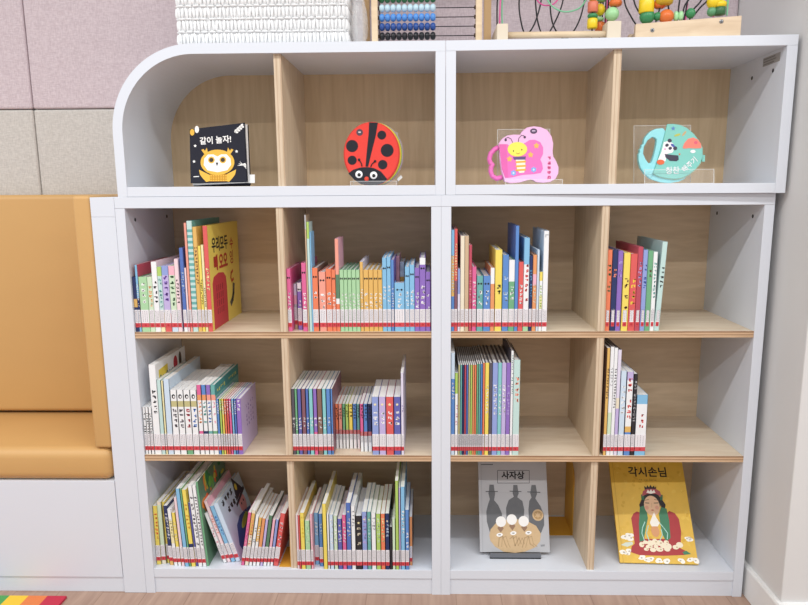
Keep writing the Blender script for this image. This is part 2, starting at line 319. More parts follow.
  (1.2214, 0.0125, 0.2028, 0.008, 0, 'navy blue book', 'navy', {'t': (0.6, 0.8, 'salm'), 'sl': 1, 'd': 0.17}),
  (1.2348, 0.012, 0.2003, 0.008, 0, 'violet-blue book', 'pur', {'t': (0.6, 0.85, 'lav'), 'sl': 1, 'd': 0.17}),
  (1.2492, 0.0158, 0.1953, 0.008, 0, 'yellow book with brown writing', 'yel', {'t': (0.2, 0.65, 'brn'), 'sl': 1, 'd': 0.15}),
  (1.2661, 0.016, 0.1928, 0.008, 0, 'bright red book with yellow writing', 'red', {'t': (0.25, 0.65, 'yel'), 'sl': 1, 'd': 0.15}),
  (1.283, 0.012, 0.2098, 0.008, 0, 'crimson book with dark red cover', 'crim', {'t': (0.45, 0.8, 'lav'), 'sl': 1, 'd': 0.2, 'c': 'crim'}),
  (1.2959, 0.011, 0.2024, 0.008, 0, 'light blue book', 'pblue', {'t': (0.5, 0.8, 'rblue'), 'sl': 1, 'd': 0.17, 'c': 'blue'}),
  (1.3078, 0.012, 0.1999, 0.008, 0, 'leaf green book', 'gr', {'t': (0.6, 0.8, 'brn'), 'sl': 1, 'd': 0.17}),
  (1.3207, 0.01, 0.1974, 0.008, 0, 'pale white-green book', 'wht', {'t': (0.35, 0.85, 'teal'), 'sl': 1, 'd': 0.17, 'c': 'mint'}),
  (1.3316, 0.012, 0.222, 0.008, 0.043, 'tall pale teal book leaning at the row end', 'mint', {'t': (0.45, 0.7, 'blk'), 'sl': 1, 'd': 0.2, 'c': '9db9ba'}),
 ]),
 ('far left', 2, [
  (0.0242, 0.0075, 0.1294, 0.007, 0, 'thin white booklet', 'wht', {'t': (0.35, 0.85, 'blk')}),
  (0.0326, 0.0075, 0.1294, 0.007, 0, 'thin white booklet', 'wht', {'t': (0.35, 0.85, 'blk')}),
  (0.0411, 0.0075, 0.1294, 0.007, 0, 'thin white booklet', 'wht', {'t': (0.35, 0.85, 'blk')}),
  (0.0501, 0.0171, 0.2417, 0.007, 0, 'tallest white book with yellow and red pictures', 'wht', {'t': (0.4, 0.7, 'blk'), 'd': 0.21, 'art': 'heart', 'c': 'wht'}),
  (0.0681, 0.0102, 0.2019, 0.007, 0, 'pale aqua slim book', 'mint', {'t': None, 'd': 0.19}),
  (0.0792, 0.0052, 0.1992, 0.007, 0, 'pale yellow slim book', 'pyel', {'t': None, 'd': 0.19}),
  (0.0853, 0.0149, 0.2045, 0.007, 0, 'large pale blue book', 'pbl', {'t': None, 'd': 0.235, 'c': 'pbl'}),
  (0.1012, 0.0163, 0.1752, 0.007, 0, 'white book with yellow band and black mark', 'wht', {'b': [(0.74, 0.83, 'olive')], 't': (0.35, 0.68, 'char'), 'logo': 1, 'd': 0.2}),
  (0.1184, 0.016, 0.1752, 0.007, 0, 'white book with yellow band and black mark', 'wht', {'b': [(0.74, 0.83, 'olive')], 't': (0.35, 0.68, 'char'), 'logo': 1, 'd': 0.2}),
  (0.1353, 0.0165, 0.1752, 0.007, 0, 'white book with yellow band and green base', 'wht', {'b': [(0.74, 0.83, 'olive'), (0, 0.22, 'gr')], 't': (0.35, 0.68, 'crim'), 'logo': 1, 'd': 0.2}),
  (0.1527, 0.016, 0.1752, 0.007, 0, 'white book with yellow band and dark green picture', 'wht', {'b': [(0.74, 0.83, 'olive'), (0.12, 0.28, 'dgr')], 't': (0.35, 0.68, 'blue'), 'logo': 1, 'd': 0.2}),
  (0.1702, 0.0115, 0.1885, 0.007, 0, 'white series book with magenta top', 'wht', {'b': [(0.86, 1, 'mag'), (0.78, 0.86, 'org'), (0.24, 0.34, 'mag')], 't': (0.36, 0.74, 'org'), 'd': 0.21}),
  (0.1826, 0.0112, 0.1885, 0.007, 0, 'white series book with blue top', 'wht', {'b': [(0.86, 1, 'blue'), (0.78, 0.86, 'org'), (0.24, 0.34, 'navy')], 't': (0.36, 0.74, 'teal'), 'd': 0.21}),
  (0.1947, 0.0112, 0.1885, 0.007, 0, 'white series book with violet top', 'wht', {'b': [(0.86, 1, 'pur'), (0.78, 0.86, 'salm'), (0.24, 0.34, 'teal')], 't': (0.36, 0.74, 'blue'), 'd': 0.21}),
  (0.2069, 0.0112, 0.1885, 0.007, 0, 'white series book with teal cover', 'wht', {'b': [(0.86, 1, 'teal'), (0.78, 0.86, 'salm'), (0.24, 0.34, 'gr')], 't': (0.36, 0.74, 'pink'), 'c': 'teal', 'art': 'tealtext', 'd': 0.21}),
  (0.2192, 0.0065, 0.1511, 0.007, 0, 'slim blue rainbow-set book', 'blue', {'t': (0.7, 0.95, 'wht'), 'd': 0.15}),
  (0.2266, 0.0054, 0.1511, 0.007, 0, 'slim lime rainbow-set book', 'lime', {'t': (0.7, 0.95, 'wht'), 'd': 0.15}),
  (0.233, 0.0051, 0.1511, 0.007, 0, 'slim yellow rainbow-set book', 'yel', {'t': (0.7, 0.95, 'wht'), 'd': 0.15}),
  (0.239, 0.0051, 0.1511, 0.007, 0, 'slim orange rainbow-set book', 'oran', {'t': (0.7, 0.95, 'wht'), 'd': 0.15}),
  (0.2451, 0.0054, 0.1511, 0.007, 0, 'slim red rainbow-set book', 'red', {'t': (0.7, 0.95, 'wht'), 'd': 0.15}),
  (0.2514, 0.0062, 0.1511, 0.007, 0, 'slim pink rainbow-set book', 'mag', {'t': (0.7, 0.95, 'wht'), 'd': 0.15}),
  (0.2585, 0.0051, 0.1511, 0.007, 0, 'slim light blue rainbow-set book', 'sky', {'t': (0.7, 0.95, 'wht'), 'd': 0.15}),
  (0.2646, 0.0057, 0.1511, 0.007, 0, 'slim dark blue rainbow-set book', 'rblue', {'t': (0.7, 0.95, 'wht'), 'd': 0.15}),
  (0.2712, 0.0114, 0.1511, 0.007, 0, 'purple rainbow-set book with lilac cover', 'pur', {'t': (0.7, 0.95, 'wht'), 'c': 'lav', 'art': 'lilac', 'd': 0.15}),
 ]),
 ('centre left', 2, [
  (0.4108, 0.0085, 0.1779, 0.007, 0, 'charcoal series book', 'char', {'t': (0.35, 0.55, 'wht')}),
  (0.4202, 0.0093, 0.1779, 0.007, 0, 'green series book', 'gr', {'t': (0.35, 0.55, 'wht')}),
  (0.4304, 0.0093, 0.1779, 0.007, 0, 'blue-violet series book', 'ind', {'t': (0.35, 0.55, 'wht')}),
  (0.4407, 0.0101, 0.1779, 0.007, 0, 'maroon series book', 'mar', {'t': (0.35, 0.55, 'wht')}),
  (0.4517, 0.0072, 0.1779, 0.007, 0, 'royal blue series book', 'rblue', {'t': (0.35, 0.55, 'wht')}),
  (0.4598, 0.0101, 0.1779, 0.007, 0, 'sky teal series book', 'tur', {'t': (0.35, 0.55, 'wht')}),
  (0.471, 0.0093, 0.1782, 0.006, 0, 'magenta series book', 'mag', {'t': (0.35, 0.55, 'wht'), 'b': [(0.35, 1, 'pur')]}),
  (0.4812, 0.0122, 0.1782, 0.006, 0, 'dark brown series book', 'brn', {'t': (0.35, 0.55, 'wht')}),
  (0.4941, 0.0096, 0.1779, 0.007, 0, 'turquoise series book', 'tur', {'t': (0.35, 0.55, 'wht')}),
  (0.5046, 0.0103, 0.1779, 0.007, 0, 'mid-blue series book', 'blue', {'t': (0.35, 0.55, 'wht')}),
  (0.5159, 0.0049, 0.1779, 0.007, 0, 'blue series book with red-brown cover', 'blue', {'t': (0.35, 0.55, 'wht'), 'c': 'mar'}),
  (0.5211, 0.0076, 0.1243, 0.0474, 0, 'short pushed-back orange book with white base', 'oran', {'b': [(0, 0.33, 'wht'), (0.33, 0.42, 'red')], 't': (0.6, 0.95, 'blk'), 'rl': 0, 'd': 0.16}),
  (0.5296, 0.0092, 0.1243, 0.0474, 0, 'short pushed-back brown-salmon book with white base', 'salm', {'b': [(0, 0.33, 'wht'), (0.33, 0.42, 'red')], 't': (0.6, 0.95, 'blk'), 'rl': 0, 'd': 0.16}),
  (0.5398, 0.0074, 0.1243, 0.0474, 0, 'short pushed-back green book with white base', 'gr', {'b': [(0, 0.33, 'wht'), (0.33, 0.42, 'red')], 't': (0.6, 0.95, 'blk'), 'rl': 0, 'd': 0.16}),
  (0.5481, 0.0079, 0.1243, 0.0474, 0, 'short pushed-back lime book with white base', 'lime', {'b': [(0, 0.33, 'wht'), (0.33, 0.42, 'red')], 't': (0.6, 0.95, 'blk'), 'rl': 0, 'd': 0.16}),
  (0.5569, 0.0098, 0.1243, 0.0474, 0, 'short pushed-back yellow book with white base', 'yel', {'b': [(0, 0.33, 'wht'), (0.33, 0.42, 'red')], 't': (0.6, 0.95, 'blk'), 'rl': 0, 'd': 0.16}),
  (0.5676, 0.0092, 0.1243, 0.0474, 0, 'short pushed-back blue book with white base', 'blue', {'b': [(0, 0.33, 'wht'), (0.33, 0.42, 'red')], 't': (0.6, 0.95, 'blk'), 'rl': 0, 'd': 0.16}),
  (0.5778, 0.0079, 0.1243, 0.0474, 0, 'short pushed-back steel blue book with white base', 'teal', {'b': [(0, 0.33, 'wht'), (0.33, 0.42, 'red')], 't': (0.6, 0.95, 'blk'), 'rl': 0, 'd': 0.16}),
  (0.5886, 0.0086, 0.131, 0.0275, 0, 'short pushed-back magenta book with white base', 'mag', {'b': [(0, 0.33, 'wht'), (0.33, 0.42, 'red')], 't': (0.6, 0.95, 'blk'), 'rl': 0, 'd': 0.16}),
  (0.5981, 0.0099, 0.131, 0.0275, 0, 'short pushed-back azure book with white base', 'blue', {'b': [(0, 0.33, 'wht'), (0.33, 0.42, 'red')], 't': (0.6, 0.95, 'blk'), 'rl': 0, 'd': 0.16}),
  (0.6089, 0.0099, 0.131, 0.0275, 0, 'short pushed-back navy book with white base', 'navy', {'b': [(0, 0.33, 'wht'), (0.33, 0.42, 'red')], 't': (0.6, 0.95, 'blk'), 'rl': 0, 'd': 0.16}),
  (0.6217, 0.0173, 0.1566, 0.007, 0, 'periwinkle blue novel', 'pblue', {'t': (0.4, 0.72, 'wht'), 'logo': 2, 'd': 0.16}),
  (0.64, 0.0173, 0.1566, 0.007, 0, 'lavender novel', 'lav', {'t': (0.4, 0.72, 'wht'), 'logo': 2, 'd': 0.16}),
  (0.6583, 0.0194, 0.1569, 0.006, 0, 'red novel', 'red', {'t': (0.4, 0.72, 'wht'), 'logo': 2, 'd': 0.16}),
  (0.6786, 0.0173, 0.1566, 0.007, 0, 'indigo novel', 'ind', {'t': (0.4, 0.72, 'wht'), 'logo': 2, 'd': 0.16}),
  (0.6968, 0.0074, 0.2202, 0.007, 0, 'tall thin pale lavender book', 'plav', {'t': (0.5, 0.6, 'lav'), 'd': 0.19}),
 ]),
 ('centre right', 2, [
  (0.824, 0.0102, 0.2724, 0.007, 0, 'blue and white tall book', 'pbl', {'b': [(0.15, 0.75, 'blue')], 't': (0.5, 0.7, 'wht'), 'd': 0.19}),
  (0.8352, 0.0079, 0.2201, 0.007, 0, 'shorter white book with green top', 'wht', {'b': [(0.75, 1, 'lime')], 't': (0.3, 0.6, 'pink'), 'd': 0.17}),
  (0.844, 0.0043, 0.2411, 0.007, 0, 'very thin grey-green booklet', 'olive', {'t': None, 'd': 0.2, 'c': 'char'}),
  (0.8492, 0.0043, 0.2411, 0.007, 0, 'very thin teal booklet', 'teal', {'t': None, 'd': 0.2, 'c': 'char'}),
  (0.8544, 0.0043, 0.2411, 0.007, 0, 'very thin navy booklet', 'navy', {'t': None, 'd': 0.2, 'c': 'char'}),
  (0.8596, 0.0043, 0.2411, 0.007, 0, 'very thin crimson booklet', 'crim', {'t': None, 'd': 0.2, 'c': 'char'}),
  (0.8648, 0.0043, 0.2411, 0.007, 0, 'very thin blue booklet', 'rblue', {'t': None, 'd': 0.2, 'c': 'char'}),
  (0.8699, 0.0043, 0.2411, 0.007, 0, 'very thin olive booklet', 'olive', {'t': None, 'd': 0.2, 'c': 'char'}),
  (0.8751, 0.0043, 0.2411, 0.007, 0, 'very thin yellow-green booklet', 'lime', {'t': None, 'd': 0.2, 'c': 'char'}),
  (0.8803, 0.0043, 0.2411, 0.007, 0, 'very thin orange booklet', 'org', {'t': None, 'd': 0.2, 'c': 'char'}),
  (0.8855, 0.0043, 0.2411, 0.007, 0, 'very thin rust booklet', 'oran', {'t': None, 'd': 0.2, 'c': 'char'}),
  (0.8907, 0.0043, 0.2437, 0.007, 0, 'very thin dark green booklet', 'gr', {'t': None, 'd': 0.2, 'c': 'char'}),
  (0.8959, 0.0043, 0.2437, 0.007, 0, 'very thin deep teal booklet', 'teal', {'t': None, 'd': 0.2, 'c': 'char'}),
  (0.9011, 0.0043, 0.2437, 0.007, 0, 'very thin azure booklet', 'blue', {'t': None, 'd': 0.2, 'c': 'char'}),
  (0.9062, 0.0053, 0.2463, 0.007, 0, 'thin coral booklet', 'oran', {'t': None, 'd': 0.2, 'c': 'char'}),
  (0.9125, 0.0094, 0.2463, 0.007, 0, 'pale yellow picture book', 'yel', {'t': (0.4, 0.75, 'wht'), 'd': 0.2, 'c': 'char'}),
  (0.9228, 0.0074, 0.2463, 0.007, 0, 'slim dark grey-green book', 'char', {'t': None, 'd': 0.2, 'c': 'char'}),
  (0.9311, 0.0131, 0.2463, 0.007, 0, 'light blue picture book', 'pblue', {'b': [], 't': (0.4, 0.75, 'wht'), 'd': 0.2, 'c': 'char'}),
  (0.9451, 0.0089, 0.2463, 0.007, 0, 'slim teal picture book', 'tur', {'t': (0.4, 0.75, 'wht'), 'd': 0.2, 'c': 'char'}),
  (0.9549, 0.0105, 0.2463, 0.007, 0, 'mauve-pink picture book', 'pink', {'t': (0.4, 0.75, 'wht'), 'd': 0.2, 'c': 'char', 'b': [(0, 1, 'lav')]}),
  (0.9663, 0.0099, 0.2463, 0.007, 0, 'purple picture book', 'pur', {'t': (0.4, 0.75, 'lav'), 'd': 0.2, 'c': 'char'}),
  (0.9772, 0.0063, 0.2775, 0.007, 0, 'tall white and teal book', 'wht', {'t': (0.55, 0.95, 'teal'), 'd': 0.2, 'c': 'char'}),
  (0.9844, 0.0161, 0.2541, 0.007, 0, 'pale mint book at the row end', 'mint', {'b': [], 't': (0.5, 0.8, 'salm'), 'd': 0.19, 'c': 'char'}),
 ]),
 ('far right', 2, [
  (1.2175, 0.0081, 0.2849, 0.007, 0, 'tall golden tan book', 'gold', {'t': (0.5, 0.8, 'brn'), 'd': 0.19, 'c': 'brn'}),
  (1.2265, 0.0091, 0.2875, 0.007, 0, 'tall white book with green picture', 'wht', {'t': (0.6, 0.8, 'grey'), 'b': [(0.2, 0.4, 'pgr')], 'd': 0.19, 'c': 'char'}),
  (1.2365, 0.0083, 0.2849, 0.007, 0, 'tall white book with lettering', 'wht', {'t': (0.4, 0.8, 'char'), 'd': 0.19, 'c': 'char'}),
  (1.2458, 0.0083, 0.2797, 0.007, 0, 'tall lavender-white book', 'plav', {'t': None, 'b': [(0.2, 0.45, 'lav'), (0.45, 0.55, 'crm')], 'd': 0.19, 'c': 'char'}),
  (1.255, 0.0145, 0.2252, 0.007, 0, 'pale sky blue book', 'pbl', {'t': (0.4, 0.8, 'wht'), 'd': 0.19, 'c': 'blue'}),
  (1.2707, 0.0163, 0.2226, 0.007, 0, 'blue book with multicoloured lettering', 'blue', {'b': [(0.32, 1, 'wht'), (0.9, 1, 'lav'), (0.28, 0.35, 'gold')], 't': (0.38, 0.9, 'red'), 'd': 0.19, 'c': 'rblue'}),
  (1.2879, 0.0094, 0.2173, 0.007, 0, 'slim black-green book', 'blk', {'t': (0.35, 0.9, 'grey'), 'd': 0.2, 'c': 'blk'}),
  (1.2982, 0.0278, 0.1621, 0.007, 0, 'wide sky blue and white book with red writing', 'sky', {'b': [(0.18, 0.85, 'wht')], 't': (0.35, 0.65, 'red'), 'd': 0.13}),
 ]),
 ('far left', 3, [
  (0.0196, 0.012, 0.1711, 0.0209, 0.003, 'yellow book with red writing', 'yel', {'t': (0.3, 0.85, 'oran'), 'c': 'pyel', 'd': 0.2}),
  (0.0382, 0.0117, 0.1814, 0.0234, -0.011, 'pale olive book', 'crm', {'b': [(0.05, 0.95, 'pgr')], 't': None, 'd': 0.2, 'c': 'olive'}),
  (0.0512, 0.0062, 0.1792, 0.0282, -0.0166, 'thin yellow book', 'yel', {'t': None, 'd': 0.2}),
  (0.0621, 0.0106, 0.1726, 0.0185, -0.04, 'navy book with white writing', 'navy', {'b': [(0, 0.24, 'gold')], 't': (0.35, 0.85, 'wht'), 'd': 0.19}),
  (0.0755, 0.01, 0.1651, 0.0137, -0.049, 'white book with yellow patch', 'wht', {'b': [(0.4, 0.8, 'pyel')], 't': (0.45, 0.8, 'olive'), 'd': 0.17}),
  (0.0864, 0.0089, 0.1551, 0.0137, -0.052, 'yellow and white book', 'yel', {'t': (0.4, 0.8, 'crm'), 'b': [(0, 0.2, 'wht')], 'd': 0.17}),
  (0.0963, 0.0084, 0.1981, 0.0137, -0.046, 'slim pink book', 'ppink', {'t': None, 'd': 0.19}),
  (0.1065, 0.0105, 0.225, 0.0113, -0.052, 'tall light blue book', 'sky', {'t': None, 'd': 0.21, 'c': 'blue'}),
  (0.1179, 0.0051, 0.2264, 0.0113, -0.054, 'tall thin green book', 'gr', {'t': None, 'd': 0.21}),
  (0.124, 0.0114, 0.2223, 0.0113, -0.0571, 'tall yellow book', 'yel', {'t': (0.4, 0.8, 'gold'), 'd': 0.21, 'b': [(0.15, 0.3, 'navy')]}),
  (0.1357, 0.0056, 0.1842, 0.0137, -0.057, 'thin violet book', 'ind', {'t': None, 'd': 0.17}),
  (0.1431, 0.0111, 0.2338, 0.0113, -0.064, 'white book with grey writing', 'wht', {'t': (0.2, 0.85, 'char'), 'd': 0.21}),
  (0.1551, 0.0098, 0.2338, 0.0113, -0.0665, 'white book with grey writing', 'wht', {'t': (0.2, 0.85, 'char'), 'd': 0.21}),
  (0.1652, 0.0056, 0.2441, 0.0137, -0.0664, 'green book with orange picture cover', 'gr', {'t': None, 'd': 0.22, 'art': 'green', 'ls': 0, 'c': 'dgr'}),  # dark green boards: shade beside the leaning books put into the cover colour
  (0.2057, 0.0092, 0.1505, 0.0297, -0.302, 'white book with pink lettering, leaning steeply left', 'wht', {'t': (0.3, 0.7, 'pink'), 'd': 0.17}),
  (0.2157, 0.0094, 0.1862, 0.0331, -0.3024, 'pink book, leaning steeply left', 'ppink', {'t': (0.4, 0.8, 'salm'), 'd': 0.2, 'c': 'pink'}),
  (0.2263, 0.0109, 0.1703, 0.0346, -0.305, 'sky blue book, leaning steeply left', 'sky', {'t': (0.4, 0.8, 'blue'), 'd': 0.18, 'c': 'pbl'}),
  (0.2385, 0.0122, 0.1772, 0.0365, -0.3076, 'pale blue witch-hat cover book, leaning steeply left', 'pbl', {'t': None, 'd': 0.2, 'c': 'bcd8ea', 'art': 'witch'}),
  (0.2565, 0.009, 0.1557, 0.0185, 0.175, 'magenta-pink book tilted right', 'mag', {'t': (0.3, 0.8, 'pink'), 'd': 0.15}),
  (0.2666, 0.0104, 0.1615, 0.0185, 0.171, 'peach yellow book tilted right', 'crm', {'b': [(0.55, 0.95, 'gold')], 't': (0.3, 0.8, 'salm'), 'd': 0.17}),
  (0.2787, 0.0087, 0.1483, 0.0161, 0.1741, 'white book tilted right', 'wht', {'t': (0.4, 0.8, 'grey'), 'd': 0.17}),
  (0.2886, 0.0087, 0.1424, 0.0161, 0.1688, 'amber book tilted right', 'gold', {'b': [(0, 0.5, 'wht')], 't': (0.3, 0.8, 'wht'), 'd': 0.15}),
  (0.2984, 0.0093, 0.1395, 0.0161, 0.1641, 'orange book tilted right', 'org', {'b': [(0, 0.4, 'wht')], 't': None, 'd': 0.15}),
  (0.3088, 0.0077, 0.1365, 0.0161, 0.1593, 'mauve book tilted right', 'lav', {'t': None, 'd': 0.15}),
  (0.3175, 0.0093, 0.148, 0.0161, 0.155, 'dark green book tilted right', 'dgr', {'b': [(0, 0.35, 'wht')], 't': None, 'd': 0.15}),
  (0.3279, 0.0077, 0.1364, 0.0161, 0.159, 'pink book tilted right', 'pink', {'t': None, 'd': 0.15, 'b': [(0, 0.35, 'wht')]}),
  (0.3366, 0.0077, 0.1365, 0.0161, 0.158, 'periwinkle book tilted right', 'pblue', {'t': None, 'd': 0.15, 'b': [(0, 0.35, 'wht')]}),
  (0.3453, 0.013, 0.1543, 0.0161, 0.169, 'red book tilted right at the row end', 'red', {'t': (0.3, 0.8, 'ppink'), 'd': 0.15}),
 ]),
 ('centre left', 3, [
  (0.4089, 0.0058, 0.1562, 0.003, 0, 'thin white-pink book', 'ppink', {'t': None, 'd': 0.17}),
  (0.4157, 0.0091, 0.1548, 0.003, 0, 'red book', 'red', {'t': (0.6, 0.9, 'pink'), 'd': 0.17}),
  (0.4257, 0.0112, 0.162, 0.003, 0, 'yellow book', 'gold', {'t': (0.5, 0.9, 'yel'), 'd': 0.2, 'c': 'yel', 'b': [(0, 1, 'yel')]}),
  (0.4378, 0.0131, 0.1393, 0.003, 0, 'green book', 'gr', {'t': (0.4, 0.9, 'pgr'), 'd': 0.15, 'b': [(0, 1, 'lgr')]}),
  (0.4519, 0.0066, 0.1593, 0.003, 0, 'pale pink book', 'pink', {'t': (0.3, 0.9, 'ppink'), 'd': 0.16}),
  (0.4588, 0.0113, 0.1503, 0.0258, 0.0, 'sky blue book', 'sky', {'t': (0.5, 0.8, 'wht'), 'd': 0.18}),
  (0.4727, 0.0099, 0.1525, 0.0161, 0, 'mid-blue book', 'blue', {'t': (0.5, 0.8, 'pbl'), 'd': 0.18}),
  (0.4856, 0.0104, 0.1878, 0.003, 0, 'taller yellow spiral-edged book', 'yel', {'t': None, 'd': 0.21, 'ls': 0}),
  (0.4969, 0.0055, 0.1595, 0.003, 0, 'thin white book', 'wht', {'t': None, 'd': 0.18}),
  (0.5034, 0.0101, 0.1567, 0.003, 0, 'pale blue book', 'pbl', {'t': (0.4, 0.9, 'wht'), 'd': 0.18}),
  (0.5145, 0.0098, 0.1539, 0.003, 0, 'pale green book', 'pgr', {'t': (0.4, 0.9, 'wht'), 'd': 0.18}),
  (0.5252, 0.0112, 0.1454, 0.003, 0, 'indigo book', 'ind', {'t': (0.4, 0.75, 'wht'), 'd': 0.17, 'logo': 2}),
  (0.5374, 0.0104, 0.1568, 0.003, 0, 'magenta book', 'mag', {'t': (0.4, 0.75, 'wht'), 'd': 0.17, 'logo': 2}),
  (0.5487, 0.012, 0.1909, 0.003, 0, 'tall royal blue book', 'rblue', {'t': (0.45, 0.75, 'wht'), 'd': 0.19, 'logo': 2}),
  (0.5616, 0.0106, 0.1825, 0.003, 0, 'tall white book', 'wht', {'t': (0.5, 0.9, 'grey'), 'd': 0.21}),
  (0.5734, 0.016, 0.1542, 0.003, 0, 'dark brown-black book', 'blk', {'t': (0.3, 0.75, 'crm'), 'd': 0.17, 'logo': 2}),
  (0.5904, 0.0128, 0.1656, 0.003, 0, 'periwinkle book', 'pblue', {'t': (0.4, 0.9, 'lav'), 'd': 0.18, 'logo': 2}),
  (0.6041, 0.0101, 0.1657, 0.003, 0, 'teal green book', 'teal', {'t': (0.4, 0.9, 'mint'), 'd': 0.18, 'logo': 2}),
  (0.6151, 0.0117, 0.1629, 0.003, 0, 'white book', 'wht', {'t': (0.6, 0.9, 'grey'), 'd': 0.17}),
  (0.6278, 0.0114, 0.1601, 0.003, 0, 'lime green book', 'lime', {'t': (0.4, 0.9, 'pgr'), 'd': 0.17, 'logo': 2}),
  (0.6401, 0.0112, 0.1601, 0.003, 0, 'orange-red book', 'oran', {'t': (0.4, 0.9, 'pyel'), 'd': 0.18, 'logo': 2}),
  (0.6522, 0.0103, 0.161, 0.003, 0, 'navy book', 'navy', {'t': (0.5, 0.85, 'pbl'), 'd': 0.18, 'logo': 2}),
  (0.6635, 0.0063, 0.1232, 0.003, 0, 'short black book', 'blk', {'t': None, 'd': 0.1, 'ls': 0}),
  (0.6707, 0.0077, 0.1461, 0.003, 0, 'thin white-green book', 'pgr', {'t': None, 'd': 0.15}),
  (0.6793, 0.0085, 0.2531, 0.003, 0, 'tall lime book', 'lime', {'t': None, 'd': 0.2}),
  (0.6887, 0.0039, 0.2336, 0.003, 0, 'very thin mauve book', 'lav', {'t': None, 'd': 0.2}),
  (0.6936, 0.0106, 0.2364, 0.003, 0, 'tall sky blue book', 'sky', {'b': [], 't': (0.4, 0.7, 'wht'), 'd': 0.2}),
  (0.7051, 0.0098, 0.1718, 0.003, 0, 'blue book', 'blue', {'t': (0.3, 0.6, 'wht'), 'd': 0.17}),
  (0.7155, 0.0077, 0.1413, 0.0234, 0, 'thin orange-brown book at the row end', 'org', {'t': None, 'd': 0.17, 'c': 'brn'}),
 ]),
]
PALETTE = {'navy': '24305e', 'sky': '6fb4e0', 'blue': '3f76c4', 'rblue': '3558b0', 'pblue': '7f93d6', 'red': 'd8403c', 'crim': 'b02a40', 'mag': 'd84a86', 'pink': 'f0a8bc', 'ppink': 'f3d3d8', 'gr': '57a06a', 'lgr': '9ccf96', 'pgr': 'c9e2bd', 'teal': '4f9e98', 'mint': 'b9dcd6', 'tur': '72c3c6', 'lime': 'a3c94e', 'yel': 'f0d548', 'pyel': 'f2e6a8', 'gold': 'e0aa48', 'org': 'e58a48', 'oran': 'ea6a3c', 'salm': 'ef9078', 'pur': '7a52b4', 'lav': 'b8a6dc', 'plav': 'ddd6ec', 'ind': '4447a0', 'wht': 'eef0f2', 'pbl': 'c6dcf0', 'crm': 'e8dec6', 'tan': 'c4a47c', 'brn': '6e4a3a', 'blk': '26242a', 'char': '55505a', 'ter': 'b0603c', 'dgr': '3c6a48', 'olive': 'b8b070', 'grey': 'b4b6ba', 'mar': '6e3a48'}
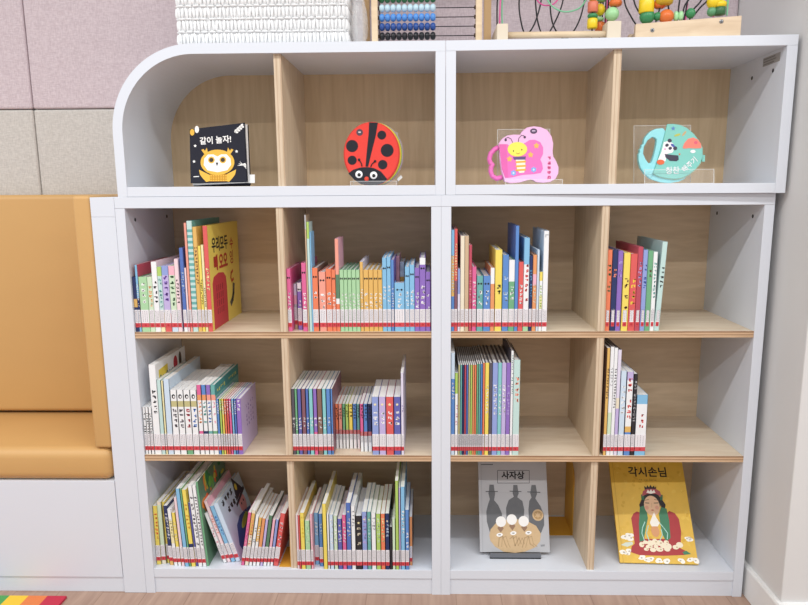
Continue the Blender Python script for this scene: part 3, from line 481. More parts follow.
GOLD_ART = {'title': [(0.1062, 0.2448), (0.0489, 0.2438), (0.164, 0.2458), (0.1099, 0.2601), (0.106, 0.2312)], 'sub': [(0.081, 0.2233), (0.1316, 0.2242)], 'crown': [(0.0917, 0.1952), (0.0911, 0.2069), (0.0968, 0.2017), (0.1004, 0.2092), (0.1043, 0.2029), (0.1096, 0.2104), (0.1128, 0.203), (0.1188, 0.2084), (0.1201, 0.2021), (0.1249, 0.2064), (0.1222, 0.1947)], 'band': [(0.081, 0.1776), (0.086, 0.1919), (0.0964, 0.1985), (0.1228, 0.199), (0.1334, 0.1918), (0.1355, 0.1771), (0.1209, 0.1852), (0.0972, 0.1847)], 'lotus': [(0.095, 0.1879), (0.1003, 0.1964), (0.1038, 0.1912), (0.1089, 0.1976), (0.1123, 0.1914), (0.1172, 0.1967), (0.1203, 0.1883), (0.1072, 0.1849)], 'hairc': [(0.1067, 0.1661)], 'hairs': [(0.0841, 0.1776), (0.0706, 0.1539), (0.0729, 0.1395), (0.0834, 0.1479)], 'hairs2': [(0.1315, 0.1786), (0.1439, 0.1553), (0.1403, 0.1449), (0.1304, 0.1489)], 'orn': [(0.0795, 0.1823), (0.0879, 0.1825), (0.0859, 0.1667), (0.0788, 0.1686)], 'orn2': [(0.1322, 0.1833), (0.1394, 0.1824), (0.1375, 0.1687), (0.131, 0.1676)], 'face': [(0.1054, 0.1561)], 'brow': [(0.088, 0.1667), (0.0988, 0.169)], 'brow2': [(0.1145, 0.1693), (0.1258, 0.1675)], 'eye': [(0.0881, 0.1594), (0.0985, 0.1591)], 'eye2': [(0.1121, 0.1594), (0.1237, 0.1601)], 'cheek': [(0.0905, 0.1465)], 'cheek2': [(0.1187, 0.1471)], 'red': [(0.0441, 0.1173), (0.0519, 0.1298), (0.062, 0.1356), (0.072, 0.1322), (0.0773, 0.1129), (0.0733, 0.0627), (0.1295, 0.0639), (0.1417, 0.1296), (0.1508, 0.139), (0.1655, 0.1331), (0.1744, 0.1175), (0.1755, 0.0848), (0.1665, 0.0402), (0.1782, 0.0346), (0.1908, 0.0281), (0.1739, 0.0233), (0.1181, 0.0201), (0.055, 0.0201), (0.0321, 0.0273), (0.036, 0.0421), (0.0451, 0.0497), (0.0454, 0.077)], 'green': [(0.0719, 0.1477), (0.0884, 0.1542), (0.0899, 0.1183), (0.0763, 0.0776), (0.0701, 0.0576), (0.059, 0.0549), (0.063, 0.1025)], 'green2': [(0.1214, 0.1291), (0.1304, 0.1489), (0.1444, 0.145), (0.1472, 0.1144), (0.1442, 0.0667), (0.131, 0.0565), (0.1225, 0.0786)], 'hands': [(0.1087, 0.135), (0.1004, 0.1195), (0.0934, 0.1057), (0.0972, 0.0961), (0.1137, 0.0965), (0.1202, 0.1062), (0.1129, 0.1198)], 'skin': [(0.1053, 0.0843)], 'tr1': [(0.0802, 0.1079), (0.072, 0.0926), (0.068, 0.0775), (0.0726, 0.0577)], 'tr2': [(0.1158, 0.1112), (0.1287, 0.0938), (0.1379, 0.079), (0.1346, 0.064)], 'tr3': [(0.0882, 0.098), (0.0804, 0.0777), (0.0854, 0.058)], 'tr4': [(0.1219, 0.0886), (0.1233, 0.0737), (0.1135, 0.0586)], 'wb': [(0.0637, 0.0476), (0.0746, 0.0538), (0.0834, 0.0432), (0.0882, 0.0521), (0.1004, 0.0558), (0.1012, 0.0436), (0.1127, 0.0527), (0.1219, 0.0465), (0.1308, 0.055), (0.1368, 0.0444), (0.0749, 0.0361), (0.0924, 0.0346), (0.1103, 0.0359), (0.1307, 0.0374), (0.1543, 0.0428), (0.1654, 0.0489)], 'leaf': [(0.1701, 0.0305), (0.1808, 0.0346), (0.1925, 0.0262), (0.174, 0.0238)], 'plume': [(0.0073, 0.0454), (0.0209, 0.0526), (0.039, 0.0545), (0.0408, 0.0481), (0.0246, 0.0408)], 'clouds': [(0.0216, 0.0675), (0.0333, 0.0707), (0.0377, 0.0643), (0.1883, 0.0662), (0.1944, 0.0629), (0.0128, 0.0269), (0.0224, 0.0222), (0.0284, 0.0297), (0.0592, 0.0134), (0.0712, 0.0089), (0.0842, 0.0116), (0.1062, 0.0073), (0.1262, 0.0063), (0.1616, 0.0086), (0.1873, 0.0125), (0.2018, 0.0095)]}
GREY_ART = {'title': [(0.098, 0.2042)], 'box': [(0.0546, 0.2197), (0.1449, 0.22), (0.1436, 0.185), (0.0536, 0.1847)], 'top': [(0.0084, 0.2358), (0.0413, 0.2359)], 'b1': [(0.0306, 0.1804), (0.0428, 0.1804), (0.0447, 0.164), (0.0465, 0.157), (0.0426, 0.1383), (0.0543, 0.1244), (0.0633, 0.1036), (0.0642, 0.0852), (0.05, 0.0577), (0.0283, 0.0531), (0.0209, 0.0805), (0.0201, 0.1081), (0.0254, 0.1266), (0.0306, 0.1406), (0.0271, 0.1569), (0.0287, 0.164)], 'br1': [(0.0199, 0.1616), (0.0529, 0.1617)], 'b2': [(0.0982, 0.1797), (0.1098, 0.1797), (0.1112, 0.1642), (0.1129, 0.1572), (0.1082, 0.1465), (0.1223, 0.1363), (0.1267, 0.1131), (0.1238, 0.0855), (0.0758, 0.0853), (0.0758, 0.1176), (0.0837, 0.1385), (0.0985, 0.1478), (0.0955, 0.1572), (0.0967, 0.1642)], 'br2': [(0.0879, 0.1628), (0.1199, 0.1619)], 'b3': [(0.1497, 0.1798), (0.1613, 0.1799), (0.1636, 0.1644), (0.1641, 0.1551), (0.1588, 0.1434), (0.1724, 0.1226), (0.181, 0.0995), (0.1807, 0.072), (0.1691, 0.0469), (0.1389, 0.0673), (0.1383, 0.1132), (0.1416, 0.1364), (0.1483, 0.1457), (0.1449, 0.1573)], 'br3': [(0.1378, 0.161), (0.1731, 0.1598)], 'coin': [(0.1641, 0.0985)], 'plate': [(0.0267, 0.044), (0.0309, 0.0599), (0.0457, 0.076), (0.07, 0.0843), (0.0999, 0.0877), (0.1323, 0.0832), (0.1581, 0.0696), (0.1701, 0.0492), (0.1673, 0.0288), (0.1534, 0.013), (0.1244, 0.0016), (0.0968, -0.0017), (0.0651, 0.0013), (0.0417, 0.0146), (0.0292, 0.0304)], 'heads': [(0.0603, 0.0806), (0.0907, 0.0863), (0.1236, 0.0818)], 'hearts': [(0.0587, 0.0601), (0.0915, 0.0661), (0.1248, 0.0626)], 'ovals': [(0.0554, 0.0455), (0.0938, 0.0502), (0.1359, 0.0513)], 'loops': [(0.0512, 0.0147), (0.0542, 0.0373), (0.0639, 0.0419), (0.0704, 0.0215), (0.0749, 0.0126), (0.0837, 0.0352), (0.0926, 0.042), (0.0974, 0.0172), (0.1091, 0.0376), (0.1147, 0.0218), (0.1177, 0.0128), (0.1248, 0.0376), (0.1355, 0.0422), (0.1395, 0.0219), (0.1497, 0.0152)], 'mark': [(0.1702, 0.0175), (0.1783, 0.0185)]}

# ------------------------------------------------------------------ the room
WY = .345                 # back wall behind the upholstered panels
RX = 1.622                # right wall
def struct(name, b, **k):
    o = b.build(name, **k); o['kind'] = 'structure'; return o
b = MB(); b.box(-1.6, 3.2, -4.2, .45, -.04, 0, FLOORM); struct('floor', b)
b = MB(); b.box(-1.6, RX + .1, WY, WY + .1, 0, 2.6, WALLG); struct('wall_back', b)
b = MB(); b.box(RX, 3.2, -.145, WY, 0, 2.6, WALLG); struct('wall_right', b, bevel=.003)
b = MB(); b.prism([(0, 0), (.012, 0), (.012, .078), (.008, .083), (0, .083)], 0, 1, BASEB)
b = MB()
pr = [(0, 0), (-.012, 0), (-.012, .078), (-.009, .083), (0, .083)]
b.extr([(RX + x, -.157, z) for x, z in pr], [(RX + x, WY - .02, z) for x, z in pr], BASEB)
struct('baseboard_right', b)
b = MB()
b.extr([(RX, -.145 + x, z) for x, z in pr], [(3.2, -.145 + x, z) for x, z in pr], BASEB)
struct('baseboard_pillar', b)

# upholstered wall panels
def wall_panel(x0, x1, z0, z1, m, label):
    b = MB(); b.box(x0 + .0012, x1 - .0012, .322, WY, z0 + .0012, z1 - .0012, m)
    o = b.build('wall_panel', bevel=.006, seg=3)
    tag(o, label, 'wall panel', 'upholstered panels on the back wall')
S0 = -.366; ZS = 1.309
wall_panel(S0 - .9, S0, ZS, ZS + .6, PINK, 'dusty pink fabric wall panel in the top left corner of the photo')
wall_panel(S0, S0 + 1, ZS, ZS + .6, PINK, 'dusty pink fabric wall panel left of the basket, above the curved shelf corner')
wall_panel(S0 + 1, RX, ZS, ZS + .6, PINK, 'dusty pink fabric wall panel behind the abacus and bead mazes')
wall_panel(S0 - .9, S0, ZS - .6, ZS, GREYF, 'grey fabric wall panel at far left, above the orange seat back')
wall_panel(S0, S0 + 1, ZS - .6, ZS, GREYF, 'grey fabric wall panel between orange seat back and curved shelf')

# ------------------------------------------------------------------ bookcases
T = .0244; HB = 1.0615; PT = .0271; D = .315; Z1 = .7235; Z2 = .3950; ZB = .0711; TS = .0157; ZBB = .0462
def hole_dots(b, x, ys, z, nx):
    for y in ys:
        pts = [(y + .0048 * math.cos(2 * PI * k / 12), z + .0048 * math.sin(2 * PI * k / 12)) for k in range(12)]
        if nx > 0: b.extr([(x - .001, p, q) for p, q in pts], [(x + .0004, p, q) for p, q in pts], DARK)
        else: b.extr([(x + .001, p, q) for p, q in pts], [(x - .0004, p, q) for p, q in pts][::1], DARK)
def ply_shelf(par, x0, x1, y0, y1, z0, z1):
    b = MB(); h = (z1 - z0); b.box(x0, x1, y0 + .001, y1, z0, z1, BIRCH)
    for a, c, m in ((0, .36, PLY_L), (.36, .5, PLY_D), (.5, .78, PLY_L), (.78, 1, PLY_D)):
        b.box(x0, x1, y0, y0 + .0012, z0 + a * h, z0 + c * h, m)
    return b.build('shelf', par)
def ply_div(par, xc, w, y0, y1, z0, z1):
    b = MB(); x0 = xc - w / 2; b.box(x0, x0 + w, y0 + .001, y1, z0, z1, BIRCHV)
    for a, c, m in ((0, .3, PLYV_L), (.3, .42, PLYV_D), (.42, .8, PLYV_L), (.8, 1, PLYV_D)):
        b.box(x0 + a * w, x0 + c * w, y0, y0 + .0012, z0, z1, m)
    return b.build('divider', par)
def lower_unit(x0, xd, label):
    t = thing('bookcase', label, 'bookcase', (x0, 0, 0), group='white lower bookcases with plywood shelves')
    W = .8
    b = MB(); b.box(0, W, 0, D, HB - PT, HB, WHITE); b.build('top_panel', t, bevel=.0008)
    for s, a in ((0, 0), (1, W - T)):
        b = MB(); b.box(a + .0002, a + T - .0002, .0004, D, 0, HB - PT - .0003, WHITE)
        for z in (HB - PT - .03, ):
            hole_dots(b, a + T - .0002 if s == 0 else a + .0002, (.055, .262), z, 1 if s == 0 else -1)
        b.build('side_panel', t)
    b = MB(); b.box(T, W - T, .001, D - .008, ZBB, ZB, WHITE); b.build('bottom_panel', t, bevel=.0006)
    b = MB(); b.box(T, W - T, .004, .02, 0, ZBB - .0004, WHITE); b.build('plinth', t)
    b = MB(); b.box(T, W - T, D - .008, D, 0, HB - PT, BIRCHB); b.build('back_panel', t)
    for z in (Z1, Z2): ply_shelf(t, T, W - T, .0015, D - .008, z - TS, z)
    dw = .0178
    for z0, z1 in ((Z1, HB - PT), (Z2, Z1 - TS), (ZB, Z2 - TS)):
        ply_div(t, xd, dw, .008 if z1 < .39 else .003, D - .008, z0, z1)
    return t
lower_unit(0, .4049, 'white three-shelf bookcase on the left, beside the orange bench')
lower_unit(.8, .3987, 'white three-shelf bookcase on the right, against the grey wall')

OX = .0101; ZU = 1.0622; HU = .3548; UT = .0235; DU = .3135; WU = .8; ZTOP = ZU + HU
def upper_common(t, xd):
    b = MB(); b.box(0 if t['x'] else .0, WU, 0, DU, ZU, ZU + UT, WHITE)
    return b
# left unit: side and top are one bent panel
t = thing('wall_cabinet', 'white open display shelf with rounded upper left corner', 'display shelf', (OX, .0012, 0))
RO = .205; out = []; inn = []
for i in range(25):
    a = PI - i / 24 * PI / 2
    out.append((RO + RO * math.cos(a), ZTOP - RO + RO * math.sin(a))); inn.append((RO + (RO - UT) * math.cos(a), ZTOP - RO + (RO - UT) * math.sin(a)))
out = [(0, ZU)] + out + [(WU - .0003, ZTOP)]; inn = [(UT, ZU)] + inn + [(WU - .0003, ZTOP - UT)]
b = MB(); n = len(out)
for i in range(n - 1):
    p, q, r_, s_ = out[i], out[i + 1], inn[i + 1], inn[i]
    sm = 1 <= i <= n - 3
    for y, fl in ((0, 1), (DU, 0)):
        f = [(p[0], y, p[1]), (q[0], y, q[1]), (r_[0], y, r_[1]), (s_[0], y, s_[1])]
        b.add(f if not fl else f[::-1], [(0, 1, 2, 3)], WHITE)
    b.add([(p[0], 0, p[1]), (p[0], DU, p[1]), (q[0], DU, q[1]), (q[0], 0, q[1])], [(0, 1, 2, 3)], WHITE)
    b.add([(s_[0], 0, s_[1]), (r_[0], 0, r_[1]), (r_[0], DU, r_[1]), (s_[0], DU, s_[1])], [(0, 1, 2, 3)], WHITE)
for (p, s_) in ((out[0], inn[0]), (out[-1], inn[-1])):
    b.add([(p[0], 0, p[1]), (s_[0], 0, s_[1]), (s_[0], DU, s_[1]), (p[0], DU, p[1])], [(0, 1, 2, 3)], WHITE)
o = b.build('curved_panel', t)
bm = bmesh.new(); bm.from_mesh(o.data); bmesh.ops.remove_doubles(bm, verts=bm.verts, dist=1e-5); bmesh.ops.recalc_face_normals(bm, faces=bm.faces); bm.to_mesh(o.data); bm.free()
bx('bottom_panel', UT, WU - UT, 0.0003, DU - .008, ZU, ZU + UT, WHITE, t)
b = MB(); b.box(WU - UT, WU - .0003, .0003, DU, ZU, ZTOP - UT - .0002, WHITE); b.build('side_panel', t)
b = MB()
bp = [(UT, ZU + UT)] + [(RO + (RO - UT) * math.cos(PI - i / 24 * PI / 2), ZTOP - RO + (RO - UT) * math.sin(PI - i / 24 * PI / 2)) for i in range(25)] + [(WU - UT, ZTOP - UT), (WU - UT, ZU + UT)]
BACKV = wood('birch_back_upright', 'd0b48e', 'dfc5a0', (14, 14, 1.1), 4, .6)
b.prism(bp, DU - .008, DU, BACKV); b.build('back_panel', t)
dv = ply_div(t, .4017, .0178, .012, DU - .008, ZU + UT, ZTOP - UT)
# right unit, standing very slightly turned
t = thing('wall_cabinet', 'white open display shelf with square corners, right of the rounded one', 'display shelf', (OX + WU + .0006, .0012, 0), (0, 0, -.0271))
bx('top_panel', 0, WU, 0, DU, ZTOP - UT, ZTOP, WHITE, t)
bx('bottom_panel', UT, WU - UT, .0003, DU - .008, ZU, ZU + UT, WHITE, t)
for a in (0, WU - UT):
    b = MB(); b.box(a, a + UT, .0003, DU, ZU, ZTOP - UT - .0002, WHITE)
    if a: hole_dots(b, a, (.06, .17), ZTOP - UT - .045, -1)
    o = b.build('side_panel', t)
    if a:
        q = MB(); d = Deco(q, (a, .115, ZTOP - UT - .028), (0, -1, 0), (0, 0, 1), (-1, 0, 0))
        d.rect(0, 0, .085, .02, mat('a7a5a3', .6, .05, 50), 1)
        rr = random.Random(3)
        for k in range(3): d.rect(.004, .003 + k * .006, rr.uniform(.05, .08), .005 + k * .006, mat('7d7a78', .6), 2)
        tag(q.build('sticker', t), 'small grey information sticker')
bx('back_panel', UT, WU - UT, DU - .008, DU, ZU + UT, ZTOP - UT, BACKV, t, 0)
ply_div(t, .3994, .0178, .012, DU - .008, ZU + UT, ZTOP - UT)

# ------------------------------------------------------------------ bench
t = thing('bench', 'white built-in bench base with tall end panel beside the bookcase', 'bench', (-.06, 0, 0))
bx('front_panel', -1.1, -.002, .001, .02, .045, .322, WHITE, t)
bx('plinth', -1.1, -.002, .0045, .02, 0, .0445, WHITE, t)
bx('seat_board', -1.1, -.002, .0205, .34, .300, .322, WHITE, t)
bx('end_panel', 0, .0595, 0, .3205, 0, 1.0135, WHITE, t)
bx('end_panel_cap', 0, .0595, 0, .3205, 1.0138, HB, WHITE, t)
def cushion(name, x0, x1, y0, y1, z0, z1, bev, label):
    c = ((x0 + x1) / 2, (y0 + y1) / 2, z0); n = (12, 6, 8)
    me = MB(); me.box(x0 - c[0], x1 - c[0], y0 - c[1], y1 - c[1], 0, z1 - z0, LEATH)
    o = me.build(name, None, c, bevel=bev, seg=5)
    for p in o.data.polygons: p.use_smooth = True
    q = MB()
    # stitched seam along the front edges
    tag(o, label, 'cushion', 'tan bench cushions'); return o
cushion('seat_cushion', -1.15, -.063, -.004, .318, .3225, .412, .026, 'tan leatherette seat cushion lying on the white bench')
cushion('back_cushion', -1.15, -.108, .272, .3205, .419, 1.067, .014, 'wide tan leatherette back cushion standing against the grey panels')
cushion('side_cushion', -.107, -.0605, .002, .3205, .4125, 1.066, .009, 'narrow tan leatherette side cushion standing against the end panel')

# ------------------------------------------------------------------ rug
b = MB(); cols = ['bc3148', 'dc7d48', 'e8bf3c', '4f9a55', '3f78b8', '7a55a0']
for k in range(14):
    x1 = -.2045 - k * .0515; hc = cols[k % 6]
    b.box(x1 - .0515, x1, -1.0, -.027, .0005, .007, mat(hc, .95, .15, 500, .3))
tag(b.build('rug'), 'striped rainbow rug on the floor in front of the bench', 'rug')

# ------------------------------------------------------------------ books on the shelves
COLNAME = {}
ORD = ['first', 'second', 'third', 'fourth', 'fifth', 'sixth', 'seventh', 'eighth', 'ninth', 'tenth', 'eleventh', 'twelfth', 'thirteenth', 'fourteenth', 'fifteenth', 'sixteenth', 'seventeenth', 'eighteenth', 'nineteenth', 'twentieth']
ORD += ['twenty-' + o for o in ORD[:9]] + ['thirtieth', 'thirty-first', 'thirty-second', 'thirty-third', 'thirty-fourth']
ROWN = {1: 'top', 2: 'middle', 3: 'bottom'}; ROWZ = {1: Z1, 2: Z2, 3: ZB}
BAYX = {'far left': (T, .4049 - .0089), 'centre left': (.4049 + .0089, .8 - T), 'centre right': (.8 + T, 1.1987 - .0089), 'far right': (1.1987 + .0089, 1.6 - T)}
def pale(c, k):
    c = PALETTE.get(c, c); v = [int(c[i:i + 2], 16) for i in (0, 2, 4)]
    return '%02x%02x%02x' % tuple(round(a + (b_ - a) * k) for a, b_ in zip(v, (224, 226, 230)))
def bcol(c): return mat(pale(c, .2 if c not in ('blk', 'char', 'navy', 'wht', 'crm') else .05), .38, .04, 25)
def book_art(kind, par, w, dep, h, x):
    mb = MB(); d = Deco(mb, (x, 0, 0), (0, 1, 0), (0, 0, 1), (1, 0, 0)); rr = random.Random(5)
    if kind == 'yellow':
        d.poly([(.016, .001), (.135, .001), (.135, .10), (.13, .125), (.11, .138), (.07, .142), (.03, .135), (.018, .12)], mat('c23a48', .5), 1)
        for k, t_ in enumerate((4, 4, 5, 5)):
            for j in range(4): d.line([(.05 + j * .016, .11 - k * .02), (.048 + j * .016, .097 - k * .02)], .004, mat('7d2630', .5), 2)
        d.text('우리모두', .094, .213, .041, DARK, 2, .025, sx=.9)
        d.text('수', .194, .207, .034, mat('c0392f'), 2, .02)
        d.text('빼', .052, .166, .043, mat('b5332f'), 2, .03, sx=.9); d.text('오오', .115, .165, .045, mat('b5332f'), 2, .04, sx=.9)
        d.text('잉', .19, .168, .04, mat('b5332f'), 2, .01)
        d.line([(.195, .132), (.18, .127), (.174, .115), (.182, .105), (.198, .108)], .008, mat('c8502f'), 1)
        d.line([(.198, .092), (.192, .07), (.182, .055), (.165, .045)], .016, mat('4b4b52'), 1)
    elif kind == 'heart':
        d.poly([(.02, .185), (.08, .185), (.08, .225), (.02, .222)], mat('e0c84a'), 1)
        d.line([(.03, .205), (.036, .188), (.05, .2), (.06, .188), (.075, .205)], .006, mat('2f5f6c'), 2)
        d.ell(.135, .212, .014, .02, mat('b83040'), 1); d.ell(.17, .215, .01, .02, mat('4a4038'), 1)
        d.script(.09, .2, .01, 4, mat('555555'), 1, False)
    elif kind == 'tealtext':
        d.rect(0, h - .03, dep, h, mat('3f8f92'), 1)
        d.script(.02, h - .02, .013, 12, mat('e8e06a'), 2, False)
    elif kind == 'lilac':
        for k in range(4):
            d.script(.05 + k * .02, .115, .012, 5, mat('8d7ab8'), 1)
    elif kind == 'green':
        for k in range(34):
            d.ell(rr.uniform(.02, .2), rr.uniform(.12, .23), rr.uniform(.004, .016), rr.uniform(.004, .02), mat(rr.choice(['6fae4a', 'e08a3a', '2f7a46', 'c8c04a', 'd8602f'])), 1 + k * .1)
    elif kind == 'witch':
        d.script(.03, .158, .021, 4, DARK, 1, False); d.script(.05, .128, .021, 4, DARK, 1, False)
        d.script(.031, .159, .021, 4, DARK, 1.2, False); d.script(.051, .129, .021, 4, DARK, 1.2, False)
        d.poly([(.118, .122), (.185, .132), (.135, .188)], mat('2c2838'), 1); d.ell(.143, .155, .008, .01, mat('d8c040'), 2)
        d.poly([(.105, .118), (.195, .134), (.195, .124), (.105, .109)], mat('2c2838'), 1.5)
        d.ell(.15, .1, .026, .028, mat('d89a98'), 1); d.ell(.14, .102, .003, .004, DARK, 2); d.ell(.16, .104, .003, .004, DARK, 2)
        d.poly([(.03, .03), (.06, .075), (.1, .085), (.14, .08), (.19, .07), (.19, .01), (.04, .005)], mat('3c5a96'), 1)
        d.ell(.12, .06, .036, .011, mat('b4c84a'), 2, 20, .2)
    mb.build('cover_print', par)
def make_book(x, w, h, y0, lean, z, col, o, label, group, rnd):
    right = lean > 0
    t = thing('book', label, 'book', (x + (w / math.cos(lean) if right else 0), y0, z + .0003), (0, lean, 0), group)
    xo = -w if right else 0
    dep = o.get('d', .175)
    soft = z < .6 and o.get('c') != 'char' and not o.get('art')
    ct = .0005 if soft else (.0018 if w > .008 else (.001 if w > .0055 else .0006))
    cov = bcol(o.get('c', col)); sp = bcol(col)
    b = MB()
    b.box(xo, xo + ct, ct, dep, 0, h, cov); b.box(xo + w - ct, xo + w, ct, dep, 0, h, cov)
    ch = min(.0012, w * .22)
    ring = [(xo, ct), (xo, ch), (xo + ch, 0), (xo + w - ch, 0), (xo + w, ch), (xo + w, ct)]
    cuts = [(0, 1, col)]
    for a, c_, bc in (o.get('b') or []):
        nx = []
        for p, q, cc in cuts:
            if c_ <= p or a >= q: nx.append((p, q, cc)); continue
            if p < a: nx.append((p, a, cc))
            nx.append((max(a, p), min(c_, q), bc))
            if c_ < q: nx.append((c_, q, cc))
        cuts = nx
    for p, q, cc in cuts:
        b.extr([(u, v, p * h) for u, v in ring], [(u, v, q * h) for u, v in ring], bcol(cc))
    b.build('cover', t)
    pg = MB(); pg.box(xo + ct, xo + w - ct, ct, dep - (.004 if w > .006 and not soft else .0008), .001, h - (.0025 if w > .006 and not soft else .0005), PAGE); pg.build('pages', t)
    lb = MB(); d = Deco(lb, (xo, 0, 0), step=.0003)
    rl = o.get('rl', 1)
    if o.get('ls', 1) and w > .003:
        if rl:
            iw = w * .2 if o.get('sl') else .0004
            d.rect(iw, .0115, w - iw, .0225, LABR, 1.5); d.rect(iw, .0225, w - iw, .0565 if not o.get('sl') else .052, LABW, 1.5)
            if w > .006: d.ell(w / 2, .017, min(.0028, w * .3), .0028, mat('b83038', .5), 2.5, 10)
        for k in range(2 if w < .009 else 3):
            xx = w * (k + 1) / (3 if w < .009 else 4)
            zz = .026
            while zz < .053:
                l = rnd.uniform(.0015, .004); d.rect(xx - .0005, zz, xx + .0005, zz + l, DOTG, 2.5); zz += l + .0012
        lb.build('spine_label', t)
    tt = o.get('t', (.35, .7, 'wht'))
    if (tt and w > .005) or o.get('e') or o.get('logo'):
        tb = MB(); d = Deco(tb, (xo, 0, 0), step=.0003)
        if tt and w > .005:
            cw = min(w * .82, .0125); n = int((tt[1] - tt[0]) * h / (cw * 1.12))
            tc = {'blk': '2a282c', 'wht': 'f4f4f4'}.get(tt[2], PALETTE.get(tt[2], tt[2]))
            d.script(w / 2, tt[1] * h, cw, n, mat(tc, .45), 1, True, rnd)
        if o.get('e'):
            if tb.v: tb.build('spine_title', t)
            tb = MB(); d = Deco(tb, (xo, 0, 0), step=.0003)
            d.line([(w * .28, h * .86), (w * .72, h * .86)], .0007, DARK, 1.2)
            for s in (-.22, .22): d.ell(w / 2 + s * w, h * .86, min(.0022, w * .16), .0026, DARK, 1.5, 10)
        if o.get('logo'): tb.build('spine_title', t) if tb.v else None; tb = MB(); d = Deco(tb, (xo, 0, 0), step=.0003)
        if o.get('logo') == 1: d.ell(w / 2, h * .9, w * .28, .006, DARK, 1.5, 12); d.ell(w / 2 + .001, h * .895, w * .14, .003, mat('f4f4f4'), 2, 10)
        if o.get('logo') == 2: d.star(w / 2, h * .87, w * .24, mat('f2e6b0'), 1.5)
        tb.build('spine_mark' if o.get('logo') or o.get('e') else 'spine_title', t)
    if o.get('art'): book_art(o['art'], t, w, dep, h, xo + w)
    return t
rnd = random.Random(21)
for bay, row, items in BOOKS:
    x0b, x1b = BAYX[bay]; n = 0
    group = 'books in the %s bay of the %s book row' % (bay, ROWN[row])
    vis = [i for i in items if not i[7].get('hid')]
    prev = 0
    for (x, w, h, y0, lean, desc, col, o) in items:
        x = max(x, x0b + .0006)
        if lean == 0 and not o.get('hid'):
            if x < prev + .0002: w = max(.003, w - (prev + .0002 - x)); x = prev + .0002
            prev = x + w
        if x + w > x1b - .0004: w = max(.003, x1b - .0004 - x)
        if o.get('hid'): label = '%s, %s bay, %s book row' % (desc, bay, ROWN[row])
        else:
            label = '%s, %s from left, %s bay, %s book row' % (desc, ORD[n], bay, ROWN[row]); n += 1
            if n == len(vis): label = label.replace(ORD[n - 1] + ' from left', 'rightmost')
        if len(label.split()) > 16: label = label.replace(', leaning steeply left', ' leaning left')
        if len(label.split()) > 16: label = label.replace(' storybook', ' book').replace(' from left', '').replace(' book row', ' row')
        if len(label.split()) > 16: label = label.replace(' with yellow band and', ' with')
        make_book(x, w, h, y0, lean, ROWZ[row], col, o, label, group, rnd)

# ------------------------------------------------------------------ books shown face-on in the bottom row
def display_book(name, label, loc, lean, yaw, w, h, th, cov, spine, art):
    t = thing(name, label, 'book', loc, (-lean, 0, yaw))
    b = MB(); b.box(0, w, 0, .0022, 0, h, cov); b.box(0, w, th - .0022, th, 0, h, cov); b.box(0, .0022, .0022, th - .0022, 0, h, spine)
    b.build('cover', t, bevel=.0004)
    p = MB(); p.box(.0024, w - .004, .0023, th - .0023, .003, h - .003, mat('f0eeea', .8)); p.build('pages', t)
    q = MB(); art(Deco(q, step=.00025)); q.build('cover_print', t)
    return t
def gold_art(d):
    A = GOLD_ART; red = mat('a83438'); grn = mat('3f7d5c'); cr = mat('ece0c6'); blk = mat('241c1e'); sk = mat('e2bc98'); wh = mat('f2efe6'); teal = mat('a9d8cf')
    P = lambda k, m, z=1: d.poly(A[k], m, z)
    rr = random.Random(4)
    for i in range(150):
        d.ell(rr.uniform(.012, .2), rr.uniform(.005, .29), rr.uniform(.003, .008), rr.uniform(.002, .005), mat(rr.choice(['d9b040', 'd4a93a', 'e1bc50'])), .15 + i * .002, 8, rr.uniform(0, 3))
    d.rect(.0085, .001, .0095, .298, mat('b98f2a'), .6)
    t0 = A['title']; s = (t0[2][0] - t0[1][0]) / 4
    d.text('각시손님', t0[0][0], t0[0][1], s * 1.05, blk, 2, .02, sx=1.0)
    d.script(A['sub'][0][0], A['sub'][0][1], .004, 12, mat('8a6a24'), 1.5, False)
    for p in A['clouds']:
        for k in range(3): d.ell(p[0] + rr.uniform(-.006, .006), p[1] + rr.uniform(-.003, .003), rr.uniform(.005, .009), rr.uniform(.003, .006), wh, 1 + k * .1, 12)
        d.ell(p[0], p[1], .003, .002, mat('b9b2a6'), 1.5, 8)
    P('red', red, 1.6); P('hairs', blk, 1.8); P('hairs2', blk, 1.8); P('plume', mat('cfd8c8'), 1.8)
    P('green', grn, 2.2); P('green2', grn, 2.2)
    c = A['hairc'][0]; d.ell(c[0], c[1], .0265, .026, blk, 2.4, 24)
    c = A['face'][0]; d.ell(c[0], c[1] - .004, .0215, .0275, sk, 2.8, 28)
    P('orn', mat('2f6a4c'), 2.9); P('orn2', mat('2f6a4c'), 2.9); P('crown', blk, 2.6); P('band', mat('a85058'), 3); P('lotus', wh, 3.3)
    for k in ('brow', 'brow2'): d.line(A[k], .0012, mat('6a5040'), 3.2)
    for k in ('eye', 'eye2'): d.line(A[k], .0018, blk, 3.2)
    for k in ('cheek', 'cheek2'): d.ell(A[k][0][0], A[k][0][1], .0055, .0055, mat('d8a088'), 3.1)
    n0 = A['face'][0]; d.line([(n0[0], n0[1] + .004), (n0[0] - .001, n0[1] - .009)], .001, mat('c09878'), 3.2); d.ell(n0[0], n0[1] - .016, .004, .0016, mat('b85a50'), 3.2)
    d.ell(A['skin'][0][0], A['skin'][0][1], .011, .016, mat('d49a6c'), 2.6); P('hands', wh, 3.4)
    for k in ('tr1', 'tr2', 'tr3', 'tr4'): d.line(A[k], .0022, teal, 3)
    for p in A['wb']: d.ell(p[0], p[1], rr.uniform(.006, .01), rr.uniform(.004, .008), cr, 2.8 + rr.random() * .3, 12)
    for p in A['wb'][::2]: d.ell(p[0] + .003, p[1], .003, .002, mat('c8b08c'), 3.4, 8)
    P('leaf', grn, 2.4)
